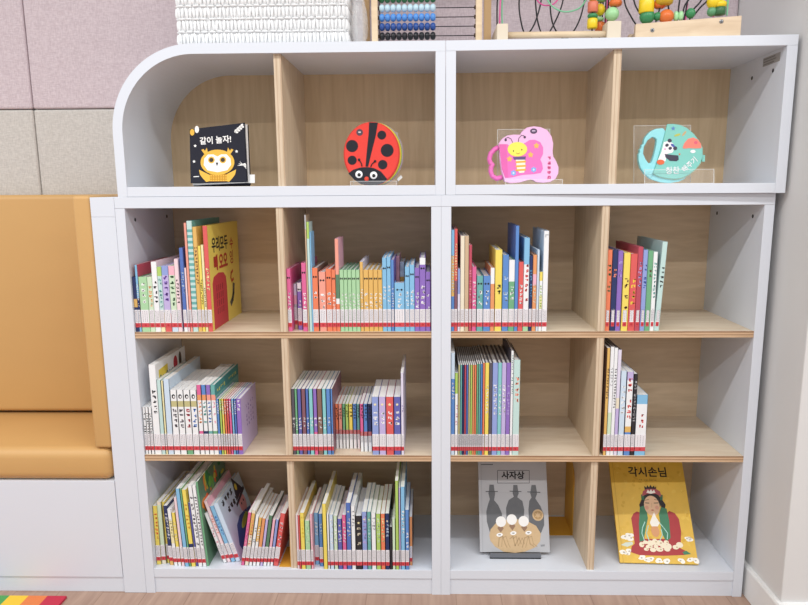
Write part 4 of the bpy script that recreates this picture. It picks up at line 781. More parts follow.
gold = display_book('picture_book', 'golden yellow picture book with a robed figure, leaning back on the bottom right shelf', (1.285, .0347, ZB + .0053), R(38), R(-2), .208, .298, .008, mat('ddb444', .4, .1, 40), mat('c79a34'), gold_art)
def gray_art(d):
    A = GREY_ART; g1 = mat('66686c', .5, .12, 60); blk = mat('26262a'); tan = mat('cdb088', .5, .08, 120); wh = mat('f1f0ee'); bn = mat('94745c')
    d.rect(.0075, .001, .0084, .26, mat('9c9da2'), .6)
    for z in (.10, .158): d.rect(.009, z, .194, z + .0006, mat('a4a5aa'), .5)
    d.line(A['top'], .0022, mat('55565a'), 1)
    bxp = A['box']; d.line(bxp + bxp[:1], .0012, blk, 1)
    t0 = A['title'][0]; d.text('사자상', t0[0], t0[1] + .001, .0225, blk, 1.5, .035, sx=1.05)
    for k in ('b1', 'b2', 'b3'): d.poly(A[k], g1, 1)
    for k in ('br1', 'br2', 'br3'): d.line(A[k], .0022, mat('4c4e52'), 1.2)
    p = A['coin'][0]; d.ell(p[0], p[1], .0155, .0155, tan, 1.5, 24); d.ell(p[0], p[1], .0115, .0115, mat('b08f62'), 1.8, 20); d.star(p[0], p[1], .010, tan, 2.1, .45, 6)
    d.poly(A['plate'], tan, 1.6)
    L = A['loops']
    for i in (0, 5, 10): d.line(L[i:i + 5], .0028, mat('b39670'), 2)
    for i in (0, 5, 10): d.line([(x + .009, y) for x, y in L[i:i + 5]], .0018, mat('b39670'), 2)
    for p in A['hearts']: d.poly([(p[0], p[1] - .009), (p[0] + .009, p[1] + .003), (p[0] + .005, p[1] + .008), (p[0], p[1] + .005), (p[0] - .005, p[1] + .008), (p[0] - .009, p[1] + .003)], bn, 2.2)
    for p in A['heads']: d.ell(p[0], p[1], .0142, .0142, wh, 2.6, 24)
    for p in A['ovals']: d.ell(p[0], p[1], .0088, .005, wh, 2.4, 16, .12); d.ell(p[0], p[1], .004, .0012, blk, 2.7, 8)
    d.line(A['mark'], .005, mat('8d8e92'), 1)
display_book('picture_book', 'grey picture book with three dark bottle figures, on a stand on the bottom shelf', (.9094, .0723, ZB + .012), R(24), 0, .1935, .262, .009, mat('b6b7bb', .4, .04, 30), mat('a4a5a9'), gray_art)

def easel(name, label, loc, lean, yaw, w, h, m, lift):
    t = thing(name, label, 'book stand', loc, (0, 0, yaw))
    s, c = math.sin(lean), math.cos(lean)
    b = MB(); y = lambda v: .0122 * c + v * s + .001; zz = lambda v: v * c + lift
    b.extr([(0, y(0), zz(0)), (w, y(0), zz(0)), (w, y(h), zz(h)), (0, y(h), zz(h))][::-1], [(0, y(0) + .003, zz(0)), (w, y(0) + .003, zz(0)), (w, y(h) + .003, zz(h)), (0, y(h) + .003, zz(h))][::-1], m); b.build('back_rest', t)
    b = MB(); b.box(0, w, -.014 if lift else .004, y(h), .0003, .0035, m)
    if lift: b.box(0, w, -.014, -.011, .0003, lift + .004, m); b.box(0, w, -.011, .012, lift - .008, lift - .0055, m)
    b.build('base', t)
    b = MB(); b.extr([(w / 2 - .004, y(h * .8), zz(h * .8)), (w / 2 - .004, y(h), .003), (w / 2 - .004, y(h) - .006, .003), (w / 2 - .004, y(h * .75), zz(h * .75))], [(w / 2 + .004, y(h * .8), zz(h * .8)), (w / 2 + .004, y(h), .003), (w / 2 + .004, y(h) - .006, .003), (w / 2 + .004, y(h * .75), zz(h * .75))], m); b.build('strut', t)
    return t
easel('book_stand', 'dark grey book stand under the grey picture book', (.936, .0723, ZB), R(24), 0, .14, .17, mat('6c6e74', .35), .012)

def bookend(label, loc, mir, w, dep, h):
    t = thing('bookend', label, 'bookend', loc)
    b = MB(); b.box(-w if mir else 0, 0 if mir else w, 0, dep, .0003, .002, MUST); b.build('foot', t)
    b = MB(); r = .05; pts = [(0, .002), (dep, .002), (dep, h)] + [(r - r * math.sin(i / 6 * PI / 2), h - r + r * math.cos(i / 6 * PI / 2)) for i in range(7)]
    x0 = -.0016 if mir else 0; b.extr([(x0, y, z) for y, z in pts][::-1], [(x0 + .0016, y, z) for y, z in pts][::-1], MUST); b.build('upright', t)
bookend('mustard metal bookend standing behind the grey picture book, against the plywood divider', (1.1893, .185, ZB), 1, .10, .11, .215)
bookend('mustard metal bookend at the right end of the tilted books, bottom left bay', (.3955, .012, ZB), 1, .033, .1, .115)

# ------------------------------------------------------------------ toys and cloth books on the display shelf
ZD = ZU + UT + .0003; MP = .00253
def toy(name, label, cat, px, py, k, x, y, rotz=0):
    t = thing(name, label, cat, (x, y, ZD + .0008), (0, 0, rotz)); s = MP / k
    return t, (lambda u, v: ((u - px) * s, max(0, (py - v) * s))), s
def ring_(cx, cy, rx, ry, n=40, a0=0, a1=2 * PI):
    return [(cx + rx * math.cos(a0 + (a1 - a0) * i / n), cy + ry * math.sin(a0 + (a1 - a0) * i / n)) for i in range(n)]
# owl cloth book
t, m, s = toy('cloth_book', 'black square cloth book with a yellow owl on its cover', 'cloth book', 72, 556, 8.06, .1695, .055)
BLKC = mat('22232f', .85, .1, 300, .3); CRMC = mat('e4e2e0', .9, .05, 200, .2)
def pillow(pts, y0, y1, mt, par, name, inset=.003):
    cx = sum(p[0] for p in pts) / len(pts); cy = sum(p[1] for p in pts) / len(pts)
    sh = lambda q: [(cx + (x - cx) * q, cy + (z - cy) * q) for x, z in pts]
    b = MB(); R_ = max(max(abs(x - cx), abs(z - cy)) for x, z in pts); q = 1 - inset / R_
    lay = [(sh(q), y0), (pts, y0 + inset), (pts, y1 - inset), (sh(q), y1)]
    a = sum(pts[i][0] * pts[(i + 1) % len(pts)][1] - pts[(i + 1) % len(pts)][0] * pts[i][1] for i in range(len(pts)))
    n = len(pts); vs = [(x, y, z) for L, y in lay for x, z in L]
    fs = [(i * n + k, i * n + (k + 1) % n, (i + 1) * n + (k + 1) % n, (i + 1) * n + k) for i in range(3) for k in range(n)]
    fs = [f if a > 0 else f[::-1] for f in fs]
    caps = [tuple(range(n)), tuple(range(3 * n, 4 * n))[::-1]]; caps = [c if a > 0 else c[::-1] for c in caps]
    fs = fs if a > 0 else fs
    b.add(vs, [f[::-1] for f in fs], mt, True); b.add(vs, [c[::-1] for c in caps] if False else caps, mt)
    o = b.build(name, par)
    bm = bmesh.new(); bm.from_mesh(o.data); bmesh.ops.remove_doubles(bm, verts=bm.verts, dist=1e-6); bmesh.ops.recalc_face_normals(bm, faces=bm.faces); bm.to_mesh(o.data); bm.free()
    return o
quad = [m(70, 105), m(515, 57), m(537, 525), m(76, 532)]
pillow(quad, 0, .008, BLKC, t, 'front_cover')
pillow([m(74, 112), m(528, 66), m(545, 530), m(82, 548)], .009, .016, CRMC, t, 'cloth_page')
pillow([m(78, 118), m(530, 72), m(548, 545), m(80, 556)], .017, .023, BLKC, t, 'cloth_page')
pillow([m(74, 112), m(524, 70), m(535, 558), m(76, 561)], .024, .032, BLKC, t, 'back_cover')
b = MB(); d = Deco(b, step=.0006)
OWL = mat('e8b84c', .8, .06, 200); OWL2 = mat('c88f2c', .8); WH = mat('f4f3f1', .8)
mm = lambda L: [m(*p) for p in L]
for sx in (1, -1):
    f = lambda u, v: m(297 + sx * (u - 297), v)
    d.poly([f(168, 270), f(185, 262), f(196, 278), f(212, 252), f(220, 290), f(210, 318), f(190, 300)], OWL, 1)
    d.poly([f(148, 425), f(200, 450), f(240, 470), f(236, 515), f(205, 522), f(175, 490), f(155, 462)], OWL, 1)
d.poly(mm([(235, 462), (372, 462), (372, 518), (235, 518)]), OWL2, 1.2)
for r_ in range(3):
    for c_ in range(7): x, z = m(245 + c_ * 20, 474 + r_ * 18); d.ell(x, z, .0022, .0018, OWL, 1.6, 8)
x, z = m(297, 368); d.ell(x, z, 136 * s, 100 * s, OWL, 1.8, 36)
d.poly([(x + dx * s, z + dz * s) for dx, dz in [(-110, -20), (-105, 30), (-75, 62), (-30, 62), (0, 45), (30, 62), (75, 62), (105, 30), (110, -20), (80, -62), (0, -78), (-80, -62)]], WH, 2.2)
for u in (249, 341):
    x, z = m(u, 349); d.ell(x, z, 27 * s, 27 * s, OWL, 2.6); d.ell(x, z, 17 * s, 17 * s, mat('3a2c20', .4), 3)
d.poly(mm([(283, 370), (305, 370), (294, 398)]), mat('2c2c34', .5), 3)
x, z = m(283, 196); d.text('같이 놀자!', x, z, 64 * s, WH, 1.5, .022, .06, .95)
for u, v in ((118, 237), (108, 360), (451, 283)): x, z = m(u, v); d.star(x, z, 13 * s, WH, 1, .55, 5)
x, z = m(133, 108); d.ell(x, z, 17 * s, 28 * s, WH, 1); x, z = m(95, 130); d.ell(x, z, 18 * s, 26 * s, OWL, 1)
for k in range(4):
    x, z = m(446 + k * 16, 122 - k * 14); d.ell(x, z, 16 * s, 10 * s, WH, 1, 12, 1); x, z = m(452 + k * 16, 132 - k * 14); d.ell(x, z, 14 * s, 8 * s, WH, 1, 12, -.2)
for k in range(3): d.poly(mm([(455 + k * 8, 395 - k * 18), (530, 395 + k * 14), (520, 375 + k * 12)]), WH, 1)
d.line(mm([(105, 480), (145, 478)]), .002, WH, 1)
b.build('cover_print', t)
b = MB(); b.box(*[q for q in (m(535, 0)[0], m(585, 0)[0])], .012, .0135, m(0, 532)[1], m(0, 465)[1], WH); tag(b.build('tag', t), 'small white cloth tag')

# ladybird cloth book
t, m, s = toy('cloth_book', 'round red ladybird cloth book with black spots and googly eyes', 'cloth book', 320, 555, 7.57, .627, .06)
REDC = mat('e2453c', .85, .05, 200, .2); BLC = mat('23242c', .85, .06, 200)
oval = [m(320 + 212 * math.cos(a), 325 + 238 * math.sin(a)) for a in [2 * PI * i / 56 for i in range(56)]]
pillow(oval, 0, .011, REDC, t, 'front_cover', .005)
for k, hc in enumerate(('e8d24a', '7fb46a', 'd8a8b4', 'a8b0b4')):
    pillow([(x + .0035 + k * .0015, z) for x, z in oval], .0115 + k * .006, .017 + k * .006, mat(hc, .9, .05, 150), t, 'cloth_page', .002)
pillow([(x + .008, z) for x, z in oval], .036, .045, REDC, t, 'back_cover', .004)
b = MB(); d = Deco(b, (0, .0002, 0), step=.0007)
hp = [p for p in [m(320 + 208 * math.cos(a), 325 + 233 * math.sin(a)) for a in [2 * PI * i / 72 for i in range(72)]]]
lim = m(0, 505)[1]
face = [m(145, 468), m(180, 440), m(235, 424), m(290, 421), m(340, 430), m(390, 455), m(438, 512), m(405, 540), m(360, 556), m(300, 560), m(240, 548), m(190, 515)]
d.poly(face, BLC, 1); b.build('face', t)
b = MB(); d = Deco(b, (0, .0002, 0), step=.0007); d.poly(mm([(303, 90), (370, 92), (352, 190), (318, 320), (296, 418), (274, 418), (285, 300), (298, 180)]) if False else [m(*p) for p in [(303, 92), (368, 94), (352, 190), (318, 320), (294, 418), (274, 418), (285, 300), (298, 180)]], BLC, 1); b.build('back_stripe', t)
for u, v, r_ in ((174, 265, 45), (174, 370, 34), (397, 186, 33), (437, 299, 48), (403, 404, 35)):
    b = MB(); d = Deco(b, (0, .0002, 0), step=.0007); x, z = m(u, v); d.ell(x, z, r_ * s, r_ * s, BLC, 1, 28); b.build('spot', t)
b = MB(); d = Deco(b, (0, .0002, 0), step=.0007); x, z = m(231, 165); d.ell(x, z, 25 * s, 25 * s, mat('4a3a48'), 1); d.rect(x - .003, z - .001, x + .003, z + .002, mat('d8d0d0'), 1.4); tag(b.build('badge', t), 'small round dark badge')
for u in (225, 335):
    b = MB(); x, z = m(u, 475 if u < 300 else 482); b.ball((x, -.001, z), 28 * s, mat('f4f4f4', .25), 14, 1, .35, 1); e = b.build('eye', t)
    q = MB(); q.ball((x + .0006, -.0042, z - .0008), 13 * s, mat('101012', .2), 12, 1, .4, 1); q.build('pupil', e)
b = MB(); x, z = m(282, 509); b.ball((x, -.002, z), 18 * s, mat('d8432f', .6), 12, 1, .8, 1); b.build('nose', t)
for L in ([(248, 416), (244, 395), (226, 366)], [(313, 420), (322, 400), (346, 378)]):
    b = MB(); b.tube([(m(*p)[0], -.001, m(*p)[1]) for p in L], .0013, BLC, 6); x, z = m(*L[-1]); b.ball((x, -.001, z), .0032, BLC, 8); b.build('antenna', t)
b = MB(); d = Deco(b, (0, .033, 0), step=.0008); d.poly([m(505, 510), m(535, 480), m(548, 498), m(515, 528)], WH, 1); tag(b.build('tag', t), 'white cloth tag')

def acrylic_stand(label, x, y, w, h, lip, lipx0, lipx1, depth=.06, rz=0):
    t = thing('display_stand', label, 'display stand', (x, y, ZD), (0, 0, rz))
    def plate(name, x0, x1, y0, y1, z0, z1, upright=True):
        b = MB(); b.box(x0, x1, y0, y1, z0, z1, ACRY); e = .0009
        if upright:
            b.box(x0, x1, y0 - .0001, y1 + .0001, z1 - e, z1, ACRYE); b.box(x0 - .0001, x0 + e, y0 - .0001, y1 + .0001, z0, z1, ACRYE); b.box(x1 - e, x1 + .0001, y0 - .0001, y1 + .0001, z0, z1, ACRYE)
        else: b.box(x0, x1, y0 - .0001, y0 + e, z0, z1, ACRYE)
        b.build(name, t)
    plate('back_plate', 0, w, depth, depth + .002, .0025, h); plate('base_plate', lipx0, lipx1, -.016, depth + .002, -.0002, .0006, False); plate('front_lip', lipx0, lipx1, -.018, -.0162, 0, lip)
acrylic_stand('clear acrylic stand holding the round ladybird book', .575, .062, .115, .135, .011, .0, .115, .05)

# butterfly board book, on the turned right-hand shelf
def mk(px, py, k):
    s = MP / k; return (lambda u, v: ((u - px) * s, max(0, (py - v) * s))), s
m, s = mk(60, 548, 8.64)
t = thing('board_book', 'pink butterfly-shaped board book with a handle and a smiling bee', 'board book', (.9235, .045, ZD + .0008))
PK = mat('e9b6dd', .35, .03, 20); HP = mat('e86fb8', .35, .03, 20)
body = [m(*p) for p in [(130, 205), (160, 165), (200, 142), (260, 135), (310, 138), (330, 105), (365, 78), (420, 68), (480, 75), (535, 100), (570, 150), (585, 210), (580, 280), (585, 320), (610, 360), (630, 410), (628, 460), (605, 505), (560, 532), (500, 540), (440, 532), (415, 515), (390, 510), (355, 520), (300, 535), (230, 542), (175, 525), (150, 430), (135, 320)]]
pillow(body, 0, .004, PK, t, 'front_cover', .0012)
for k in range(3):
    pillow([(x + .001 + k * .0005, z) for x, z in body], .0045 + k * .0042, .0085 + k * .0042, mat(('f0e8ee', 'e2c4da', 'efe6ec')[k], .5), t, 'board_page', .0008)
pillow(body, .0172, .021, PK, t, 'back_cover', .0012)
hd = [(130, 238), (95, 255), (62, 290), (50, 335), (60, 370), (78, 385), (66, 400), (62, 440), (75, 478), (110, 500), (160, 488)]
b = MB(); b.tube([(m(*p)[0], .010, m(*p)[1]) for p in hd], .0062, HP, 12); b.build('handle', t)
b = MB(); d = Deco(b, step=.0005)
d.poly([m(*p) for p in [(130, 215), (200, 215), (235, 250), (350, 205), (385, 182), (430, 180), (475, 200), (500, 245), (498, 300), (475, 345), (490, 375), (498, 420), (480, 455), (420, 465), (330, 470), (240, 490), (180, 495), (155, 420), (140, 320)]], HP, 1)
d.poly([m(*p) for p in [(130, 215), (190, 215), (195, 300), (205, 490), (180, 495), (152, 420)]], mat('dd62aa', .35), 1.3)
x, z = m(308, 400); YB = mat('f2dc8a'); 
d.poly([m(*p) for p in [(270, 345), (345, 345), (352, 400), (340, 452), (300, 455), (280, 420)]], mat('f0e6d0'), 1.8)
for v in (365, 400, 432): d.line([m(274, v), m(350, v - 4)], .0045, mat('e0a83c'), 2)
d.poly([m(*p) for p in [(245, 322), (355, 318), (350, 345), (255, 345)]], mat('5f4a80'), 1.9)
x, z = m(283, 258); d.ell(x, z, 82 * s, 60 * s, mat('f0e45c'), 2.3, 32)
for u, v in ((250, 272), (320, 262)): x, z = m(u, v); d.ell(x, z, .0014, .002, DARK, 2.8, 10)
d.line([m(272, 288), m(288, 297), m(304, 288)], .0012, mat('b0703c'), 2.8)
for u, v in ((443, 230), (394, 305), (217, 338)): x, z = m(u, v); d.star(x, z, 26 * s, mat('f2b45c'), 1.6, .6, 5)
for u, v in ((420, 428), (250, 455)): x, z = m(u, v); d.star(x, z, 27 * s, mat('7fa8e0'), 1.6, .65, 6); d.ell(x, z, .0025, .0025, mat('c8dcf4'), 2)
for L in ([(243, 200), (230, 172), (205, 158), (182, 168), (186, 180)], [(290, 198), (296, 165), (318, 142), (338, 146), (344, 158)]): d.line([m(*p) for p in L], .0013, mat('4a3450'), 1.6)
x, z = m(185, 180); d.ell(x, z, .003, .003, mat('4a3450'), 1.8); x, z = m(345, 158); d.ell(x, z, .003, .003, mat('4a3450'), 1.8)
x, z = m(420, 108); d.ell(x, z, 30 * s, 22 * s, mat('54405c'), 1.5); d.rect(x - .004, z - .001, x + .004, z + .002, mat('c8b4d0'), 1.9)
x, z = m(548, 335); d.script(x, z, .0105, 5, mat('d8588c'), 1.5); d.script(x, z, .0105, 5, mat('d8588c'), 1.6)
b.build('cover_print', t)
acrylic_stand('clear acrylic stand behind the pink butterfly book', .945, .047, .134, .139, .012, .012, .152, .05)
# round teal handled book
m, s = mk(78, 530, 8.07)
t = thing('board_book', 'round turquoise board book with handle and a panda on the cover', 'board book', (1.284, .038, ZD + .0008))
TQ = mat('7fc8bd', .35, .03, 20); TQL = mat('92dbe2', .3, .03, 20)
full = [m(328 + 250 * math.cos(a), 300 + 224 * math.sin(a)) for a in [2 * PI * i / 64 for i in range(64)]]
right = [m(*p) for p in [(300, 76), (345, 74), (400, 82), (450, 105), (505, 150), (545, 200), (575, 260), (576, 320), (560, 375), (520, 425), (470, 465), (420, 490), (360, 500), (280, 490), (225, 475), (190, 455), (215, 390), (245, 290), (275, 180)]]
pillow(right, 0, .005, TQ, t, 'front_cover', .0012)
for k in range(2): pillow([(x + .002 * (k + 1), z - .002) for x, z in right], .0056 + k * .005, .0102 + k * .005, mat(('d8e8c0', 'a8d0c8')[k], .5), t, 'board_page', .0008)
outer = [m(*p) for p in [(300, 80), (280, 105), (210, 110), (165, 135), (130, 175), (118, 205), (122, 225), (100, 235), (102, 258), (86, 268), (90, 292), (78, 300), (80, 360), (95, 410), (125, 455), (170, 495), (225, 520), (290, 530), (290, 500), (190, 455), (215, 390), (245, 290), (275, 180)]]
inner = [m(*p) for p in [(190, 172), (222, 190), (216, 240), (200, 310), (180, 372), (160, 378), (135, 345), (116, 300), (122, 250), (150, 200)]]
# handle: a flat ring with a finger hole (outer and inner outlines bridged)
b = MB(); n = 48
def resample(P, cx, cy):
    P = P + P[:1]; out = []
    for i in range(n):
        a = 2 * PI * i / n; best = None; dx, dz = math.cos(a), math.sin(a)
        for (x0, z0), (x1, z1) in zip(P, P[1:]):
            ex, ez = x1 - x0, z1 - z0; den = dx * ez - dz * ex
            if abs(den) < 1e-12: continue
            tt = ((x0 - cx) * ez - (z0 - cy) * ex) / den; uu = ((x0 - cx) * dz - (z0 - cy) * dx) / den
            if tt > 0 and -1e-6 <= uu <= 1 + 1e-6 and (best is None or tt < best): best = tt
        out.append((cx + dx * best, cy + dz * best))
    return out
cx, cz = m(172, 280); ro = resample(outer, cx, cz); ri = resample(inner, cx, cz)
vs = [(x, y, z) for L, y in ((ro, .002), (ri, .002), (ro, .016), (ri, .016)) for x, z in L]
fs = []
for i in range(n):
    j = (i + 1) % n
    fs += [(i, j, n + j, n + i)[::-1], (2 * n + i, 2 * n + j, 3 * n + j, 3 * n + i), (i, 2 * n + i, 2 * n + j, j)[::-1], (n + i, n + j, 3 * n + j, 3 * n + i)[::-1]]
b.add(vs, fs, TQL); o = b.build('handle', t)
bm = bmesh.new(); bm.from_mesh(o.data); bmesh.ops.recalc_face_normals(bm, faces=bm.faces); bm.to_mesh(o.data); bm.free()
bv = o.modifiers.new('bevel', 'BEVEL'); bv.width = .002; bv.segments = 3; bv.limit_method = 'ANGLE'
low = [m(*p) for p in [(190, 455), (225, 475), (280, 490), (360, 500), (420, 490), (470, 465), (440, 500), (400, 518), (330, 530), (260, 525), (170, 495)]]
pillow(low, .006, .016, TQL, t, 'lower_rim', .001)
b = MB(); d = Deco(b, step=.0005)
PW = mat('f2eef2'); PB = mat('3c3a4c'); OR = mat('e2683c'); FL = mat('ee8474')
d.poly([m(*p) for p in [(272, 215), (310, 205), (345, 225), (352, 270), (340, 295), (300, 305), (290, 340), (285, 362), (235, 365), (230, 345), (255, 290), (265, 250)]], PW, 1)
for u, v in ((318, 203), (360, 262)): x, z = m(u, v); d.ell(x, z, 16 * s, 15 * s, PB, 1.3)
for u, v in ((297, 238), (322, 262)): x, z = m(u, v); d.ell(x, z, 14 * s, 12 * s, PB, 1.6, 14, .5)
x, z = m(342, 240); d.ell(x, z, 18 * s, 10 * s, mat('4a5aa8'), 1.4, 14, -.7)
x, z = m(282, 268); d.ell(x, z, 8 * s, 8 * s, mat('e0a0c8'), 1.6)
d.poly([m(*p) for p in [(280, 305), (330, 312), (385, 318), (388, 350), (370, 362), (320, 358), (285, 330)]], PB, 1.5)
x, z = m(248, 368); d.ell(x, z, 30 * s, 20 * s, OR, 1.7); x, z = m(395, 308); d.ell(x, z, 6 * s, 6 * s, OR, 1.5)
d.poly([m(*p) for p in [(418, 258), (430, 225), (460, 190), (500, 180), (535, 195), (560, 230), (565, 262), (520, 265), (470, 262), (430, 266)]], FL, 1)
x, z = m(498, 288); d.ell(x, z, 20 * s, 12 * s, PW, 1.2); x, z = m(520, 220); d.ell(x, z, 14 * s, 12 * s, mat('e05f78'), 1.4)
x, z = m(345, 110); d.star(x, z, 18 * s, mat('5f88c0'), 1); x, z = m(378, 160); d.ell(x, z, 26 * s, 9 * s, mat('b8c060'), 1, 12, .3); x, z = m(430, 150); d.ell(x, z, 24 * s, 8 * s, mat('c8a87c'), 1, 12, .9)
x, z = m(340, 436); d.text('칭찬', x, z, 60 * s, PW, 1.5, .012, .02)
x, z = m(474, 390); d.text('해주기', x, z, 52 * s, PW, 1.5, .012, .72)
b.build('cover_print', t)
b = MB(); x, z = m(578, 340); b.box(x - .001, x + .006, .004, .009, z - .008, z + .008, TQ); b.build('latch', t)
acrylic_stand('clear acrylic stand holding the round turquoise panda book', 1.288, .045, .143, .145, .034, .007, .175, .045)

# each face-on toy and its stand tilts back by the same angle
def lean_back(t, deg):
    k = math.tan(R(deg))
    for c in t.children_recursive:
        if c.type == 'MESH':
            for v in c.data.vertices: v.co.y += v.co.z * k
for o in list(COL.objects):
    if o.parent is None and o.get('category') in ('cloth book', 'board book', 'display stand'): lean_back(o, 9)

# ------------------------------------------------------------------ things on top
ZT = ZTOP + .0004
# basket
BK = mat('eff0f1', .75, .06, 150, .2); t = thing('basket', 'white woven paper-rope basket on top of the curved shelf', 'basket', (.172, .04, ZT))
BW, BD, BH = .401, .22, .235
CORE_SHADE = mat('e4e5e6', .85, .05, 80)  # inner wall greyer than the rope: shade painted into the gaps
b = MB(); b.box(0, BW, 0, BD, 0, .004, CORE_SHADE)
for q in ((0, BW, 0, .003), (0, BW, BD - .003, BD), (0, .003, .003, BD - .003), (BW - .003, BW, .003, BD - .003)): b.box(q[0], q[1], q[2], q[3], .004, BH, CORE_SHADE)
rr = random.Random(17)
def strand(o, ax, nr, u, z, du, dz, ru, rn):            # one short length of twisted paper rope lying on the wall
    vs = []; N = 8; ring = [(-1, .25), (-.82, .75), (-.4, 1), (.4, 1), (.82, .75), (1, .25)]
    L = math.hypot(du, dz); du, dz = du / L, dz / L; h = L / 2
    for t_, k in ring:
        for a in range(N):
            ca, sa = math.cos(2 * PI * a / N) * ru * k, math.sin(2 * PI * a / N) * rn * k
            uu = u + du * t_ * h + dz * ca; zz = z + dz * t_ * h - du * ca; hh = rn * .45 + sa
            vs.append((o[0] + ax[0] * uu + nr[0] * hh, o[1] + ax[1] * uu + nr[1] * hh, max(.0005, zz)))
    fs = [(i * N + a, i * N + (a + 1) % N, (i + 1) * N + (a + 1) % N, (i + 1) * N + a) for i in range(len(ring) - 1) for a in range(N)] + [tuple(range(N)), tuple(range((len(ring) - 1) * N, len(ring) * N))]
    b.add(vs, fs, BK, True)
RH = .0292
for o, ax, nr, L in (((0, 0), (1, 0), (0, -1), BW), ((BW, 0), (0, 1), (1, 0), BD), ((BW, BD), (-1, 0), (0, 1), BW), ((0, BD), (0, -1), (-1, 0), BD)):
    for k in range(8):
        z0 = k * RH; n = int(L / .0088)
        for i in range(n):
            u = .0044 + i * L / n + rr.uniform(-.0009, .0009)
            strand(o, ax, nr, u, z0 + .0175 + rr.uniform(-.0006, .0006), (1 if (i + k) % 2 else -1) * .0028 + rr.uniform(-.001, .001), .0235, .0037 + rr.uniform(-.0005, .0004), .0042 if (i + k) % 2 else .0052)
        n = int(L / .0176)
        for i in range(n): strand(o, ax, nr, .0088 + i * L / n + rr.uniform(-.001, .001), z0 + .0035 + rr.uniform(-.0005, .0005), .0158, rr.uniform(-.001, .001), .0026, .0046)
b.build('woven_body', t)
b = MB(); b.tube([(0, 0, BH), (BW, 0, BH), (BW, BD, BH), (0, BD, BH)], .008, BK, 10, True); b.build('rim', t)
# crumpled clear bag
b = MB(); rr = random.Random(9); b.ball((0, 0, 0), 1, clear('clear_plastic_film', 'f4f4f5', .28, .12), 22); ph = [(rr.uniform(2, 5), rr.uniform(2, 5), rr.uniform(2, 5), rr.uniform(0, 6)) for _ in range(7)]
nv = []
for x, y, z in b.v:
    f = 1 + sum(.07 * abs(math.sin(a * x + q * y + c * z + e)) for a, q, c, e in ph) - .2
    nv.append((x * f * .018, y * f * .016, max(-.052, z * f * (.06))))
b.v = nv; b.sm = [True] * len(b.sm)
o = b.build('plastic_bag', None, (.6035, .068, ZT + .0525)); tag(o, 'crumpled clear plastic bag squeezed between the basket and the abacus', 'plastic bag')

# abacus
t = thing('abacus', 'wooden counting abacus with rows of ten coloured beads', 'abacus', (.766, .06, ZT))
for s_ in (-1, 1):
    x = s_ * .1245
    bx('frame_post', x - .0075, x + .0075, -.012, .012, 0, .30, PINE, t, .0015)
    b = MB(); xo = s_ * .1515; b.extr([(xo - .0085, .06, .0), (xo + .0085, .06, .0), (xo + .0085, .08, 0), (xo - .0085, .08, 0)], [(xo - .0085 - s_ * .004, .03, .30), (xo + .0085 - s_ * .004, .03, .30), (xo + .0085 - s_ * .004, .05, .30), (xo - .0085 - s_ * .004, .05, .30)], mat('c8a578', .55, .06, 20)); b.build('back_leg', t)  # back legs darker than the posts, their shade painted into the wood colour
bx('top_bar', -.16, .16, -.014, .05, .3003, .318, PINE, t, .0015)
BC = ['1f1f24', '2d4f94', '5590d8', 'bfdbe8', '2f6a44', 'e8c83a', 'd8503c']
bead0 = None
for r_ in range(7):
    z = .0225 + r_ * .0212; mt = mat(BC[r_], .28, .04, 40)
    q = MB(); q.tube([(-.117, 0, z), (.117, 0, z)], .0011, IRON, 6)
    for s_ in (-1, 1): q.tube([(s_ * .117, 0, z), (s_ * .1135, 0, z)], .0045, mat('4a3428', .5), 10)
    q.build('rod', t)
    q = MB(); q.lathe([(.0016, -.0065), (.006, -.006), (.0087, -.003), (.0093, 0), (.0087, .003), (.006, .006), (.0016, .0065)], mt, (0, 0, 0), 'x', 18); p0 = q.build('bead', t, (-.1075, 0, z))
    for k in range(1, 10):
        c = p0.copy(); COL.objects.link(c); c.parent = t; c.location = (-.1075 + k * .0136, 0, z)

# bead mazes (they stand on the slightly turned right-hand shelf)
GRN = mat('3c8a58', .3); LGR = mat('a4d8a0', .3); YEL = mat('f0d02c', .3); ORG = mat('e07438', .3); SAL = mat('d8785c', .35); BLW = mat('1c1a1e', .3); PKW = mat('d85a98', .3); GNW = mat('7fc49a', .3)
def pxz(px, py, base=(0, 0)): return ((px - base[0]) * .00243, (base[1] - py) * .00243)
t = thing('bead_maze', 'bead maze with pale wooden rail base, left of the two on top', 'bead maze', (.932, .03, ZT))
f = lambda px, py: pxz(px, py, (497, 44.5))
for x0, x1, hh in ((0, .026, .042), (.2585, .291, .045)):
    bx('base_block', x0, x1, 0, .16, 0, hh, mat('ddd0bb', .55, .05, 15), t, .0015)
b = MB(); b.tube([(.0262, .014, .0185), (.2583, .014, .0185)], .0075, PINE, 14); b.build('rail', t)
b = MB(); b.tube([(.0262, .14, .0185), (.2583, .14, .0185)], .0075, PINE, 14); b.build('rail', t)
def wire(par, pts, r, m):
    P = []; pts = [Vector(p) for p in pts]; n = len(pts)
    for i in range(n - 1):
        p0, p1, p2, p3 = pts[max(0, i - 1)], pts[i], pts[i + 1], pts[min(n - 1, i + 2)]
        for k in range(8):
            u = k / 8; P.append(.5 * ((2 * p1) + (p2 - p0) * u + (2 * p0 - 5 * p1 + 4 * p2 - p3) * u * u + (3 * p1 - p0 - 3 * p2 + p3) * u ** 3))
    P.append(pts[-1]); b = MB(); b.tube(P, r, m, 8); return b.build('wire', par)
def W(L, y0, y1, g=f): return [(g(*p)[0], y0 + (y1 - y0) * i / (len(L) - 1), g(*p)[1]) for i, p in enumerate(L)]
